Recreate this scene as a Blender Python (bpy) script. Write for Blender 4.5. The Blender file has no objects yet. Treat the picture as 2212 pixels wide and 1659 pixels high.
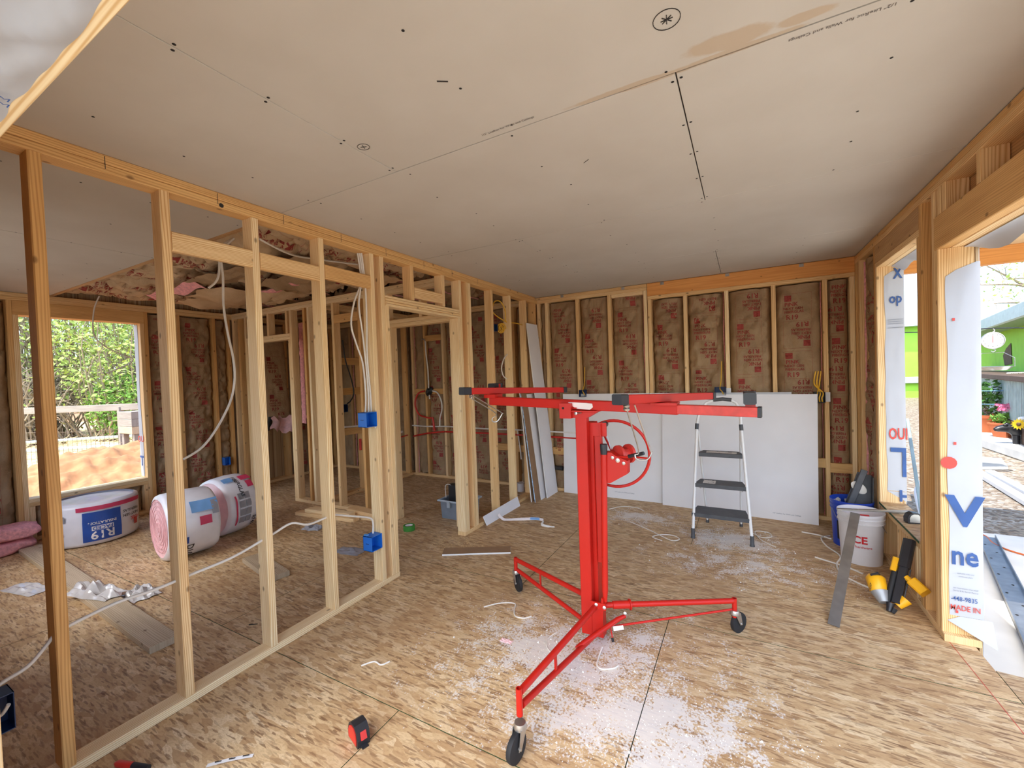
import bpy, math, random
from mathutils import Vector, Matrix, noise

SC = bpy.context.scene
COL = SC.collection
rnd = random.Random(7)
V = Vector

# ---------------------------------------------------------------- camera
YAW, PITCH, ROLL, FPX = 0.504760546, -0.0219061286, -0.0347689212, 907.84
cd = bpy.data.cameras.new('camera')
cam = bpy.data.objects.new('camera', cd)
COL.objects.link(cam)
_f = V((-math.sin(YAW) * math.cos(PITCH), math.cos(YAW) * math.cos(PITCH), math.sin(PITCH)))
_r0 = V((math.cos(YAW), math.sin(YAW), 0)); _u0 = _r0.cross(_f)
_r = _r0 * math.cos(ROLL) + _u0 * math.sin(ROLL)
_u = -_r0 * math.sin(ROLL) + _u0 * math.cos(ROLL)
_m = Matrix((_r, _u, -_f)).transposed().to_4x4()
_m.translation = V((0, 0, 1.486))
cam.matrix_world = _m
cd.sensor_fit = 'HORIZONTAL'; cd.sensor_width = 36.0; cd.lens = FPX / 2212 * 36.0
cd.clip_start = 0.02; cd.clip_end = 300
SC.camera = cam

# ---------------------------------------------------------------- sky, sun, exposure
world = bpy.data.worlds.new('sky'); SC.world = world
world.use_nodes = True
wn = world.node_tree.nodes; wl = world.node_tree.links
bg = wn['Background']
sky = wn.new('ShaderNodeTexSky'); sky.sky_type = 'NISHITA'; sky.sun_disc = False
sky.sun_elevation = math.radians(48); sky.sun_rotation = math.radians(180); sky.altitude = 1500
sky.air_density = 1.0; sky.dust_density = 8.0; sky.ozone_density = 0.3
tint = wn.new('ShaderNodeMix'); tint.data_type = 'RGBA'; tint.blend_type = 'MULTIPLY'; tint.inputs[0].default_value = 1.0
tint.inputs[7].default_value = (.90, 1.0, 1.08, 1.0)
wl.new(sky.outputs[0], tint.inputs[6]); wl.new(tint.outputs[2], bg.inputs[0]); bg.inputs[1].default_value = 0.36
sd = bpy.data.lights.new('sun', 'SUN'); sd.energy = 4.6; sd.angle = 0.0093; sd.color = (1.0, .975, .93)
sun = bpy.data.objects.new('sun', sd); COL.objects.link(sun)
sun.rotation_euler = V((-.12, -.355, .927)).to_track_quat('Z', 'Y').to_euler()
sun.location = (0, -3, 8)
SC.view_settings.view_transform = 'Standard'; SC.view_settings.look = 'None'
SC.view_settings.exposure = 0.66; SC.view_settings.gamma = 1.0; SC.view_settings.use_curve_mapping = False
cy = SC.cycles
cy.use_adaptive_sampling = True; cy.adaptive_threshold = .06; cy.adaptive_min_samples = 0; cy.max_bounces = 10; cy.diffuse_bounces = 8; cy.glossy_bounces = 4; cy.transmission_bounces = 6; cy.transparent_max_bounces = 8
cy.time_limit = 1200; cy.sample_clamp_indirect = 12.0; cy.caustics_reflective = False; cy.caustics_refractive = False
try:
    cy.use_denoising = True; cy.denoiser = 'OPENIMAGEDENOISE'
except Exception:
    pass

def portal(name, loc, sx, sy, normal):
    l = bpy.data.lights.new(name, 'AREA'); l.shape = 'RECTANGLE'; l.size = sx; l.size_y = sy
    l.cycles.is_portal = True
    o = bpy.data.objects.new(name, l); COL.objects.link(o); o.location = loc
    o.rotation_euler = V(normal).to_track_quat('-Z', 'Z').to_euler()
portal('daylight_portal_entry', (-0.5, 0.12, 1.0), 2.7, 2.1, (0, 1, 0))
portal('daylight_portal_slider', (1.1, 1.7, 1.0), 2.7, 2.1, (-1, 0, 0))
portal('daylight_portal_side_window', (1.1, 3.76, 1.32), 0.9, 1.85, (-1, 0, 0))
portal('daylight_portal_left_window', (-6.4, 1.76, 1.33), 0.98, 1.85, (1, 0, 0))

# ---------------------------------------------------------------- helpers
def lin(r, g, b):
    f = lambda c: (c / 255 / 12.92) if c / 255 <= .04045 else ((c / 255 + .055) / 1.055) ** 2.4
    return (f(r), f(g), f(b), 1.0)

class MB:
    def __init__(s): s.v = []; s.f = []; s.uv = []; s.mi = []
    def face(s, idx, uv=None, m=0):
        s.f.append(tuple(idx)); s.uv.append(uv); s.mi.append(m)
    def add(s, pts):
        n = len(s.v); s.v += [tuple(p) for p in pts]; return n
    def board(s, p0, p1, w, t, up=(0, 0, 1), c=.003, m=0, mend=None):
        """chamfered plank from p0 to p1 (centre line); w across, t along up"""
        p0 = V(p0); p1 = V(p1); L = (p1 - p0).length; d = (p1 - p0).normalized(); up = V(up)
        sd = d.cross(up).normalized(); up = sd.cross(d).normalized()
        a, b = w / 2, t / 2; c = min(c, a * .6, b * .6)
        sec = [(-a + c, -b), (a - c, -b), (a, -b + c), (a, b - c), (a - c, b), (-a + c, b), (-a, b - c), (-a, -b + c)]
        n = s.add([p0 + sd * x + up * y for x, y in sec] + [p1 + sd * x + up * y for x, y in sec])
        u0 = rnd.uniform(0, 5); v0 = rnd.uniform(0, 20); per = [0]
        for i in range(8):
            q, r = sec[i], sec[(i + 1) % 8]; per.append(per[-1] + math.hypot(q[0] - r[0], q[1] - r[1]))
        for i in range(8):
            j = (i + 1) % 8
            s.face((n + i, n + j, n + 8 + j, n + 8 + i), [(u0 + per[i], v0), (u0 + per[i + 1], v0), (u0 + per[i + 1], v0 + L), (u0 + per[i], v0 + L)], m)
        me = m if mend is None else mend
        s.face([n + i for i in range(7, -1, -1)], [(u0 + sec[i][0] * 3, v0 + sec[i][1]) for i in range(7, -1, -1)], me)
        s.face([n + 8 + i for i in range(8)], [(u0 + sec[i][0] * 3, v0 + sec[i][1]) for i in range(8)], me)
        return s
    def box(s, lo, hi, c=.003, m=0):
        lo = V(lo); hi = V(hi); d = hi - lo; ce = (lo + hi) / 2
        ax = max(range(3), key=lambda i: d[i]); o = [i for i in range(3) if i != ax]
        p0 = ce.copy(); p1 = ce.copy(); p0[ax] = lo[ax]; p1[ax] = hi[ax]
        up = V((0, 0, 0)); up[o[1]] = 1
        return s.board(p0, p1, d[o[0]], d[o[1]], up, c, m)
    def tube(s, pts, r, n=8, m=0, closed=False, flat=1.0):
        pts = [V(p) for p in pts]; k = len(pts)
        rs = r if isinstance(r, (list, tuple)) else [r] * k
        t0 = (pts[1] - pts[0]).normalized()
        a = t0.orthogonal().normalized(); rings = []
        for i in range(k):
            if closed: t = (pts[(i + 1) % k] - pts[i - 1]).normalized()
            else: t = (pts[min(i + 1, k - 1)] - pts[max(i - 1, 0)]).normalized()
            a = (a - t * a.dot(t)).normalized(); b = t.cross(a)
            rings.append(s.add([pts[i] + (a * math.cos(2 * math.pi * j / n) + b * math.sin(2 * math.pi * j / n) * flat) * rs[i] for j in range(n)]))
        for i in range(k if closed else k - 1):
            A = rings[i]; B = rings[(i + 1) % k]
            for j in range(n):
                q = (j + 1) % n; s.face((A + j, A + q, B + q, B + j), None, m)
        if not closed:
            s.face([rings[0] + j for j in range(n - 1, -1, -1)], None, m); s.face([rings[-1] + j for j in range(n)], None, m)
        return s
    def cyl(s, p0, p1, r0, r1=None, n=16, m=0):
        return s.tube([p0, p1], [r0, r0 if r1 is None else r1], n, m)
    def lathe(s, prof, c, n=24, axis=(0, 0, 1), m=0, a0=0., a1=2 * math.pi, xdir=None, sx=1., sy=1.):
        ax = V(axis).normalized(); x = (V(xdir) - ax * V(xdir).dot(ax)).normalized() if xdir else ax.orthogonal().normalized(); y = ax.cross(x); c = V(c)
        full = abs(a1 - a0 - 2 * math.pi) < 1e-6; nn = n if full else n + 1; R = []
        for r, z in prof:
            R.append(s.add([c + ax * z + (x * math.cos(a0 + (a1 - a0) * j / n) * sx + y * math.sin(a0 + (a1 - a0) * j / n) * sy) * r for j in range(nn)]))
        for i in range(len(R) - 1):
            for j in range(n):
                q = (j + 1) % nn
                s.face((R[i] + j, R[i] + q, R[i + 1] + q, R[i + 1] + j), [(j / n, prof[i][1]), ((j + 1) / n, prof[i][1]), ((j + 1) / n, prof[i + 1][1]), (j / n, prof[i + 1][1])], m)
        return s
    def grid(s, nu, nv, fn, m=0, us=1., vs=1., flip=False):
        n = s.add([fn(i / nu, j / nv) for j in range(nv + 1) for i in range(nu + 1)])
        for j in range(nv):
            for i in range(nu):
                a = n + j * (nu + 1) + i; q = (a, a + 1, a + nu + 2, a + nu + 1)
                w = [(i / nu * us, j / nv * vs), ((i + 1) / nu * us, j / nv * vs), ((i + 1) / nu * us, (j + 1) / nv * vs), (i / nu * us, (j + 1) / nv * vs)]
                if flip: q = q[::-1]; w = w[::-1]
                s.face(q, w, m)
        return s
    def poly(s, pts, th, nrm, m=0):
        """thin solid from an outline"""
        nrm = V(nrm).normalized(); k = len(pts)
        a = s.add([V(p) for p in pts]); b = s.add([V(p) + nrm * th for p in pts])
        s.face([a + i for i in range(k - 1, -1, -1)], None, m); s.face([b + i for i in range(k)], None, m)
        for i in range(k):
            j = (i + 1) % k; s.face((a + i, a + j, b + j, b + i), None, m)
        return s
    def ball(s, c, r, n=10, m=0, sc=(1, 1, 1)):
        c = V(c); k = n // 2
        prof = [(math.sin(math.pi * i / k) * r, -math.cos(math.pi * i / k) * r) for i in range(k + 1)]
        st = len(s.v); s.lathe(prof, (0, 0, 0), n, m=m)
        for i in range(st, len(s.v)):
            p = s.v[i]; s.v[i] = (c.x + p[0] * sc[0], c.y + p[1] * sc[1], c.z + p[2] * sc[2])
        return s

WLOC = {}
def thing(name, loc, label=None, cat=None, group=None, kind=None, parent=None):
    o = bpy.data.objects.new(name, None); COL.objects.link(o)
    o.empty_display_size = .1
    loc = V(loc)
    if parent is not None: o.parent = parent; o.location = loc - WLOC[parent.name]
    else: o.location = loc
    WLOC[o.name] = loc
    tag(o, label, cat, group, kind)
    return o
def tag(o, label=None, cat=None, group=None, kind=None):
    if label: o['label'] = label
    if cat: o['category'] = cat
    if group: o['group'] = group
    if kind: o['kind'] = kind
    return o
def ob(name, mb, mat, parent=None, label=None, cat=None, group=None, kind=None, smooth=0):
    vs = mb.v
    lo = [min(p[i] for p in vs) for i in range(3)]; hi = [max(p[i] for p in vs) for i in range(3)]
    base = V(((lo[0] + hi[0]) / 2, (lo[1] + hi[1]) / 2, lo[2]))
    me = bpy.data.meshes.new(name)
    me.from_pydata([(p[0] - base.x, p[1] - base.y, p[2] - base.z) for p in vs], [], mb.f)
    if any(u is not None for u in mb.uv):
        ul = me.uv_layers.new(name='UVMap'); flat = []
        for fc, u in zip(mb.f, mb.uv):
            for k in range(len(fc)):
                flat += list(u[k]) if u is not None else [0., 0.]
        ul.data.foreach_set('uv', flat)
    mats = mat if isinstance(mat, (list, tuple)) else [mat]
    for m in mats: me.materials.append(m)
    if len(mats) > 1: me.polygons.foreach_set('material_index', mb.mi)
    if smooth:
        me.polygons.foreach_set('use_smooth', [True] * len(mb.f)); me.update()
        me.set_sharp_from_angle(angle=math.radians(smooth))
    me.update()
    o = bpy.data.objects.new(name, me); COL.objects.link(o)
    if parent is not None: o.parent = parent; o.location = base - WLOC[parent.name]
    else: o.location = base
    WLOC[o.name] = base
    return tag(o, label, cat, group, kind)

def smooth_pts(pts, k=6, closed=False):
    pts = [V(p) for p in pts]; n = len(pts); out = []
    for i in range(n if closed else n - 1):
        if closed: a, b, c, d = pts[i - 1], pts[i], pts[(i + 1) % n], pts[(i + 2) % n]
        else: a, b, c, d = pts[max(i - 1, 0)], pts[i], pts[i + 1], pts[min(i + 2, n - 1)]
        for j in range(k):
            t = j / k
            out.append(.5 * ((2 * b) + (c - a) * t + (2 * a - 5 * b + 4 * c - d) * t * t + (3 * b - a - 3 * c + d) * t ** 3))
    if not closed: out.append(pts[-1])
    return out

# lettering: every string is turned into a flat mesh once
TXT = {}
def text_geo(s, bold=0.):
    if (s, bold) in TXT: return TXT[(s, bold)]
    cu = bpy.data.curves.new('lettering', 'FONT'); cu.body = s; cu.size = 1.0; cu.resolution_u = 2
    cu.align_x = 'CENTER'; cu.offset = bold
    o = bpy.data.objects.new('lettering', cu); COL.objects.link(o)
    dg = bpy.context.evaluated_depsgraph_get()
    me = bpy.data.meshes.new_from_object(o.evaluated_get(dg))
    g = ([tuple(v.co) for v in me.vertices], [tuple(p.vertices) for p in me.polygons])
    bpy.data.objects.remove(o); bpy.data.curves.remove(cu); bpy.data.meshes.remove(me)
    TXT[(s, bold)] = g
    return g
def put_text(mb, s, size, fn, bold=0., m=0):
    """fn(a, b) -> world point, a to the reader's right, b up, metres"""
    vs, fs = text_geo(s, bold); n = mb.add([fn(v[0] * size, v[1] * size) for v in vs])
    for f in fs: mb.face([n + i for i in f], None, m)
for s_ in ('R19', 'PINK', 'NEXT GEN', 'FIBERGLAS', 'FACED', 'INSULATION'): text_geo(s_, .02)

# ---------------------------------------------------------------- materials
def newmat(name):
    m = bpy.data.materials.new(name); m.use_nodes = True
    nt = m.node_tree; return m, nt, nt.nodes['Principled BSDF']
def N(nt, typ, **kw):
    n = nt.nodes.new('ShaderNode' + typ)
    for k, v in kw.items():
        if k == 'ins':
            for kk, vv in v.items():
                if isinstance(vv, bpy.types.NodeSocket): nt.links.new(vv, n.inputs[kk])
                else: n.inputs[kk].default_value = vv
        else: setattr(n, k, v)
    return n
def ramp(nt, fac, stops, interp='LINEAR'):
    r = nt.nodes.new('ShaderNodeValToRGB'); nt.links.new(fac, r.inputs[0]); cr = r.color_ramp; cr.interpolation = interp
    while len(cr.elements) < len(stops): cr.elements.new(.5)
    for e, (p, c) in zip(cr.elements, stops):
        e.position = p; e.color = c if len(c) == 4 else (*c, 1)
    return r.outputs[0]
def math_(nt, op, a, b=None, clamp=False):
    n = nt.nodes.new('ShaderNodeMath'); n.operation = op; n.use_clamp = clamp
    for i, x in enumerate((a, b)):
        if x is None: continue
        if isinstance(x, bpy.types.NodeSocket): nt.links.new(x, n.inputs[i])
        else: n.inputs[i].default_value = x
    return n.outputs[0]
def vmath(nt, op, a, b=None):
    n = nt.nodes.new('ShaderNodeVectorMath'); n.operation = op
    for i, x in enumerate((a, b)):
        if x is None: continue
        if isinstance(x, bpy.types.NodeSocket): nt.links.new(x, n.inputs[i])
        else: n.inputs[i].default_value = x
    return n.outputs['Value'] if op in ('LENGTH', 'DOT_PRODUCT') else n.outputs[0]
def mix(nt, f, a, b, mode='MIX'):
    n = nt.nodes.new('ShaderNodeMix'); n.data_type = 'RGBA'; n.blend_type = mode
    for i, x in ((0, f), (6, a), (7, b)):
        if isinstance(x, bpy.types.NodeSocket): nt.links.new(x, n.inputs[i])
        else: n.inputs[i].default_value = x
    return n.outputs[2]
def bump(nt, h, b, strength=.3, dist=.002):
    n = nt.nodes.new('ShaderNodeBump'); n.inputs['Strength'].default_value = strength; n.inputs['Distance'].default_value = dist
    nt.links.new(h, n.inputs['Height']); nt.links.new(n.outputs[0], b.inputs['Normal'])
def noise_(nt, vec, scale, detail=4, rough=.55, dist=0.):
    n = nt.nodes.new('ShaderNodeTexNoise'); n.inputs['Scale'].default_value = scale; n.inputs['Detail'].default_value = detail
    n.inputs['Roughness'].default_value = rough; n.inputs['Distortion'].default_value = dist
    nt.links.new(vec, n.inputs['Vector']); return n.outputs['Fac']
def pos(nt): return nt.nodes.new('ShaderNodeNewGeometry').outputs['Position']

def plain(name, col, rough=.55, metal=0., var=.12, scale=9., bmp=0., spec=None, sub=None):
    m, nt, b = newmat(name); p = pos(nt)
    f = noise_(nt, p, scale, 2)
    dk = tuple(x * (1 - var) for x in col[:3]) + (1,); lt = tuple(min(1, x * (1 + var)) for x in col[:3]) + (1,)
    nt.links.new(ramp(nt, f, [(.3, dk), (.7, lt)]), b.inputs['Base Color'])
    b.inputs['Roughness'].default_value = rough; b.inputs['Metallic'].default_value = metal
    if spec is not None: b.inputs['Specular IOR Level'].default_value = spec
    if bmp: bump(nt, noise_(nt, p, scale * 12, 3), b, bmp, .001)
    return m

def wood(name, light, dark, tone, ringw=.0095, contrast=.6, knots=.032, rough=.62):
    m, nt, b = newmat(name)
    uv = N(nt, 'UVMap').outputs[0]; r = N(nt, 'ObjectInfo').outputs['Random']
    off = N(nt, 'CombineXYZ', ins={0: math_(nt, 'MULTIPLY', r, 3.7), 1: math_(nt, 'MULTIPLY', r, 53.0), 2: math_(nt, 'MULTIPLY', r, 11.0)}).outputs[0]
    v = vmath(nt, 'ADD', uv, off)
    lowv = vmath(nt, 'MULTIPLY', v, (9, .9, 1)); n1 = noise_(nt, lowv, 1.0, 1, .5)
    sp = N(nt, 'SeparateXYZ', ins={0: v}).outputs
    ph = math_(nt, 'ADD', math_(nt, 'MULTIPLY', sp[0], 2 * math.pi / ringw), math_(nt, 'MULTIPLY', n1, 34.0))
    ring = math_(nt, 'POWER', math_(nt, 'MULTIPLY_ADD', math_(nt, 'SINE', ph), .5), 2.0)
    ring.node.inputs[0].links[0].from_node.inputs[2].default_value = .5
    fine = noise_(nt, vmath(nt, 'MULTIPLY', v, (240, 4, 1)), 1.0, 1, .6)
    blot = noise_(nt, vmath(nt, 'MULTIPLY', v, (16, 1.6, 1)), 1.0, 2, .6)
    f = math_(nt, 'ADD', math_(nt, 'MULTIPLY', ring, .85 * contrast), math_(nt, 'ADD', math_(nt, 'MULTIPLY', fine, .35), math_(nt, 'MULTIPLY', blot, .55)))
    col = ramp(nt, f, [(.34, light), (1.0, dark)])
    col = mix(nt, ramp(nt, math_(nt, 'FRACT', math_(nt, 'MULTIPLY', r, 7.3)), [(.1, (0, 0, 0)), (1, (.75, .75, .75))]), col, tone, 'MULTIPLY')
    vo = N(nt, 'TexVoronoi', ins={'Vector': vmath(nt, 'MULTIPLY', v, (4.4, 2.7, 1)), 'Scale': 1.0}).outputs['Distance']
    vo.node.voronoi_dimensions = '2D'; n1.node.noise_dimensions = '2D'; fine.node.noise_dimensions = '2D'; blot.node.noise_dimensions = '2D'
    kn = ramp(nt, vo, [(knots * .6, (1, 1, 1)), (knots * 1.5, (0, 0, 0))])
    col = mix(nt, math_(nt, 'MULTIPLY', kn, .6), col, lin(84, 46, 22))
    nt.links.new(col, b.inputs['Base Color']); b.inputs['Roughness'].default_value = rough
    b.inputs['Specular IOR Level'].default_value = .25
    return m

M = {}
M['pine'] = wood('pine_lumber', lin(246, 220, 172), lin(208, 162, 106), (.92, .80, .64, 1))
M['pine_pale'] = wood('pale_pine', lin(250, 230, 188), lin(222, 184, 130), (.95, .88, .76, 1), contrast=.8)
M['pine_warm'] = wood('warm_pine', lin(232, 190, 128), lin(186, 134, 78), (.86, .74, .58, 1), contrast=.4)
M['pine_dark'] = wood('weathered_stud', lin(206, 168, 120), lin(148, 108, 70), (.8, .7, .58, 1), contrast=.35)
M['grey_wood'] = wood('weathered_grey_board', lin(206, 188, 160), lin(156, 136, 110), (.9, .86, .8, 1), contrast=.4)
M['glulam'] = wood('orange_beam', lin(236, 172, 102), lin(204, 134, 70), (.95, .88, .8, 1), ringw=.03, contrast=.25, knots=.02)
M['barn_wood'] = wood('old_grey_wood', lin(168, 160, 150), lin(112, 104, 96), (.9, .9, .9, 1), contrast=.5)

def osb(name, light=1.0, dust=None, sheen=.4):
    m, nt, b = newmat(name); p = pos(nt)
    L_ = lambda r, g, bb: tuple(x * light for x in lin(r, g, bb)[:3]) + (1,)
    def lay(ang, sx, sy, off, wobble=.8):
        mp = N(nt, 'Mapping', ins={'Vector': p, 'Location': (off, off * .6, 0), 'Rotation': (0, 0, ang), 'Scale': (sx, sy, 1)}).outputs[0]
        if wobble:
            wb_ = N(nt, 'TexNoise', noise_dimensions='2D', ins={'Vector': mp, 'Scale': .8, 'Detail': 1.0}).outputs['Color']
            mp = vmath(nt, 'ADD', mp, vmath(nt, 'MULTIPLY', wb_, (.6, 1.1 * wobble, 0)))
        return mp
    def cells(mp, feat='F1'):
        v = N(nt, 'TexVoronoi', voronoi_dimensions='2D', feature=feat, ins={'Vector': mp, 'Scale': 1.0, 'Randomness': 1.0})
        return v
    pal = [(0, L_(186, 152, 110)), (.3, L_(206, 174, 130)), (.6, L_(218, 190, 146)), (.85, L_(228, 204, 164)), (1, L_(196, 160, 114))]
    m1 = lay(.15, 11, 36, 0.); m2 = lay(1.0, 14, 42, 7.3)
    c1 = N(nt, 'SeparateColor', ins={0: cells(m1).outputs['Color']}).outputs; c2 = N(nt, 'SeparateColor', ins={0: cells(m2).outputs['Color']}).outputs
    sel = math_(nt, 'GREATER_THAN', c2[1], .55)
    col = mix(nt, sel, ramp(nt, c1[0], pal), ramp(nt, c2[0], pal))
    grain = noise_(nt, m1, 4.0, 2, .7); grain.node.noise_dimensions = '2D'
    col = mix(nt, ramp(nt, grain, [(.42, (0, 0, 0)), (.72, (.5, .5, .5))]), col, L_(172, 134, 92))
    for ang, sx, sy, off, th in ((.35, 21, 130, 3.1, .86), (-.55, 27, 150, 5.7, .88), (1.35, 24, 140, 9.2, .91)):
        sv = N(nt, 'SeparateColor', ins={0: cells(lay(ang, sx, sy, off, 0)).outputs['Color']}).outputs
        f = math_(nt, 'MULTIPLY', math_(nt, 'GREATER_THAN', sv[0], th), math_(nt, 'MULTIPLY_ADD', sv[1], .55))
        f.node.inputs[1].links[0].from_node.inputs[2].default_value = .15
        col = mix(nt, f, col, L_(112, 76, 50))
    big = noise_(nt, p, 1.5, 1); big.node.noise_dimensions = '2D'
    col = mix(nt, ramp(nt, big, [(.35, (0, 0, 0)), (.75, (.4, .4, .4))]), col, L_(168, 130, 92))
    if dust:
        tot = None
        for (cx, cyy, rx, ry, ang, amp) in dust:
            q = N(nt, 'Mapping', vector_type='TEXTURE', ins={'Vector': p, 'Location': (cx, cyy, 0), 'Rotation': (0, 0, ang), 'Scale': (rx, ry, 1000)}).outputs[0]
            g = math_(nt, 'MULTIPLY', math_(nt, 'SUBTRACT', 1.0, vmath(nt, 'LENGTH', q), True), amp)
            tot = g if tot is None else math_(nt, 'MAXIMUM', tot, g)
        n1 = noise_(nt, p, 7.0, 4, .72, 0.); n2 = noise_(nt, p, 85, 1, .7); n1.node.noise_dimensions = '2D'; n2.node.noise_dimensions = '2D'
        mk = math_(nt, 'ADD', math_(nt, 'MULTIPLY', tot, .5), math_(nt, 'ADD', math_(nt, 'MULTIPLY', n1, .85), math_(nt, 'MULTIPLY', n2, .55)))
        dm = ramp(nt, mk, [(.88, (0, 0, 0)), (1.0, (.4, .4, .4)), (1.0, (.75, .75, .75))]); dm.node.color_ramp.elements[1].position = .955
        col = mix(nt, math_(nt, 'MULTIPLY', dm, math_(nt, 'GREATER_THAN', tot, .001)), col, (.80, .78, .75, 1))
    nt.links.new(col, b.inputs['Base Color']); b.inputs['Roughness'].default_value = .6
    b.inputs['Specular IOR Level'].default_value = sheen
    return m
DUST = [(-.95, 2.02, .6, .3, .15, 1.0), (-.42, 1.76, .75, .34, .35, 1.0), (-.2, 1.58, .5, .25, .25, .92), (-.75, 2.0, 1.05, .75, .3, .72),
        (-.12, 4.0, .55, .42, 0, .95), (-.95, 4.3, .65, .35, 0, .75), (.0, 3.55, 1.0, .45, .2, .6)]
M['osb'] = osb('osb_subfloor', 1.0, DUST)
M['osb_plain'] = osb('osb_sheathing', .85)
M['green_edge'] = plain('green_sealed_osb_edge', lin(52, 84, 46), .7)
M['osb_pale'] = plain('pale_panel_back', lin(176, 132, 88), .7, var=.2, scale=14)

def ceiling_mat():
    m, nt, b = newmat('ceiling_drywall_paper'); p = pos(nt)
    f = noise_(nt, p, 2.2, 5); f2 = noise_(nt, p, 160, 2)
    col = ramp(nt, f, [(.3, lin(188, 180, 168)), (.7, lin(196, 189, 178))])
    tot = None
    for (cx, cyy, rx, ry, a) in ((-.02, 1.44, .16, .055, .1), (.17, 1.455, .1, .03, 0), (-.3, 1.49, .35, .022, .03), (.0, 1.49, .25, .02, 0)):
        q = N(nt, 'Mapping', vector_type='TEXTURE', ins={'Vector': p, 'Location': (cx, cyy, 0), 'Rotation': (0, 0, a), 'Scale': (rx, ry, 1000)}).outputs[0]
        g = math_(nt, 'SUBTRACT', 1.0, vmath(nt, 'LENGTH', q), True)
        tot = g if tot is None else math_(nt, 'MAXIMUM', tot, g)
    st = math_(nt, 'ADD', tot, math_(nt, 'MULTIPLY', noise_(nt, p, 14, 5, .6), .7))
    st = math_(nt, 'MULTIPLY', ramp(nt, st, [(.55, (0, 0, 0)), (.72, (.5, .5, .5))]), math_(nt, 'GREATER_THAN', tot, .001))
    col = mix(nt, st, col, lin(176, 146, 108))
    nt.links.new(col, b.inputs['Base Color']); b.inputs['Roughness'].default_value = .85; b.inputs['Specular IOR Level'].default_value = .15
    bump(nt, f2, b, .06, .0005)
    return m
M['ceil'] = ceiling_mat()
M['drywall'] = plain('white_drywall_face', lin(232, 231, 232), .8, var=.03, scale=3, spec=.2)
M['drywall_core'] = plain('gypsum_core', lin(232, 232, 230), .9, var=.03, spec=.1)
M['drywall_back'] = plain('drywall_brown_back', lin(150, 118, 86), .85, var=.08)
M['drywall_tape'] = plain('printed_edge_tape', lin(170, 196, 226), .6, var=.4, scale=30)
M['ink'] = plain('grey_print', lin(96, 88, 82), .9)
M['pencil'] = plain('pencil_mark', lin(52, 46, 42), .9)
M['hole'] = plain('screw_dimple', lin(30, 24, 20), .9)

def kraft_mat(name, c0, c1):
    m, nt, b = newmat(name); p = pos(nt)
    f = noise_(nt, p, 6, 2, .6); f2 = noise_(nt, p, 38, 2, .62, 0.)
    col = ramp(nt, f, [(.3, c0), (.7, c1)])
    nt.links.new(col, b.inputs['Base Color']); b.inputs['Roughness'].default_value = .62; b.inputs['Specular IOR Level'].default_value = .3
    bump(nt, f2, b, .55, .008)
    return m
M['kraft'] = kraft_mat('kraft_paper_facing', lin(146, 118, 86), lin(166, 138, 104))
M['kraft_lt'] = kraft_mat('light_kraft_facing', lin(186, 156, 120), lin(204, 176, 140))
M['red_print'] = plain('red_kraft_print', lin(150, 58, 48), .7, var=.2, scale=60)
M['pink'] = plain('pink_fiberglass', lin(232, 164, 164), .95, var=.2, scale=40, bmp=1.0, spec=.05)
M['pink_lt'] = plain('pale_pink_fiberglass', lin(238, 196, 196), .9, var=.1, scale=30, bmp=.8, spec=.05)
M['wrap'] = plain('white_house_wrap', lin(184, 187, 193), .55, var=.03, scale=4, bmp=.05)
M['wrap_blue'] = plain('wrap_blue_print', lin(52, 88, 148), .6)
M['wrap_red'] = plain('wrap_red_print', lin(214, 76, 66), .6)
M['wrap_grey'] = plain('wrap_small_print', lin(120, 128, 140), .6)
M['bag'] = plain('white_plastic_wrapper', lin(232, 230, 234), .3, var=.05, bmp=.2, spec=.6)
M['bag_pink'] = plain('pink_wrapper_film', lin(240, 212, 216), .3, var=.06, scale=12, bmp=.3, spec=.6)
M['bag_blue'] = plain('blue_wrapper_print', lin(34, 78, 160), .4)
M['bag_red'] = plain('raspberry_wrapper_print', lin(206, 62, 96), .4)
M['bag_grey'] = plain('grey_wrapper_print', lin(150, 150, 156), .5)
M['bag_black'] = plain('black_wrapper_print', lin(40, 38, 44), .5)
M['bag_lblue'] = plain('light_blue_wrapper_print', lin(120, 168, 220), .4)
M['red'] = plain('red_enamel', lin(192, 31, 19), .42, var=.05, scale=5, spec=.4)
M['red_worn'] = plain('worn_red_enamel', lin(206, 62, 52), .45, var=.16, scale=24)
M['dkplast'] = plain('black_plastic', lin(38, 38, 42), .42, var=.1)
M['rubber'] = plain('black_rubber', lin(30, 30, 32), .7, var=.15)
M['zinc'] = plain('zinc_plated_steel', lin(190, 188, 184), .3, .9, var=.12, scale=30)
M['galv'] = plain('galvanized_steel', lin(150, 150, 150), .42, .8, var=.2, scale=8)
M['alum'] = plain('aluminium_extrusion', lin(176, 176, 172), .38, .85, var=.08, scale=14)
M['white_paint'] = plain('white_powder_coat', lin(232, 232, 230), .4, var=.04)
M['grey_plast'] = plain('charcoal_plastic', lin(74, 76, 80), .55, var=.15, scale=20)
M['plaster'] = plain('dried_joint_compound', lin(226, 222, 214), .9, var=.08, bmp=.5)
M['sticker'] = plain('torn_white_sticker', lin(236, 226, 222), .8, var=.05)
M['romex'] = plain('white_cable_sheath', lin(226, 220, 210), .45, var=.06)
M['yellow_cable'] = plain('yellow_cable_sheath', lin(228, 176, 44), .45)
M['black_cable'] = plain('black_cable', lin(26, 26, 28), .5)
M['bluebox'] = plain('blue_pvc_box', lin(30, 112, 206), .42, var=.06)
M['bluebox_lt'] = plain('pale_blue_pvc', lin(96, 164, 226), .42, var=.06)
M['bluebox_in'] = plain('dark_blue_pvc', lin(20, 48, 92), .5)
M['pex_w'] = plain('white_pex', lin(226, 222, 216), .35)
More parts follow.
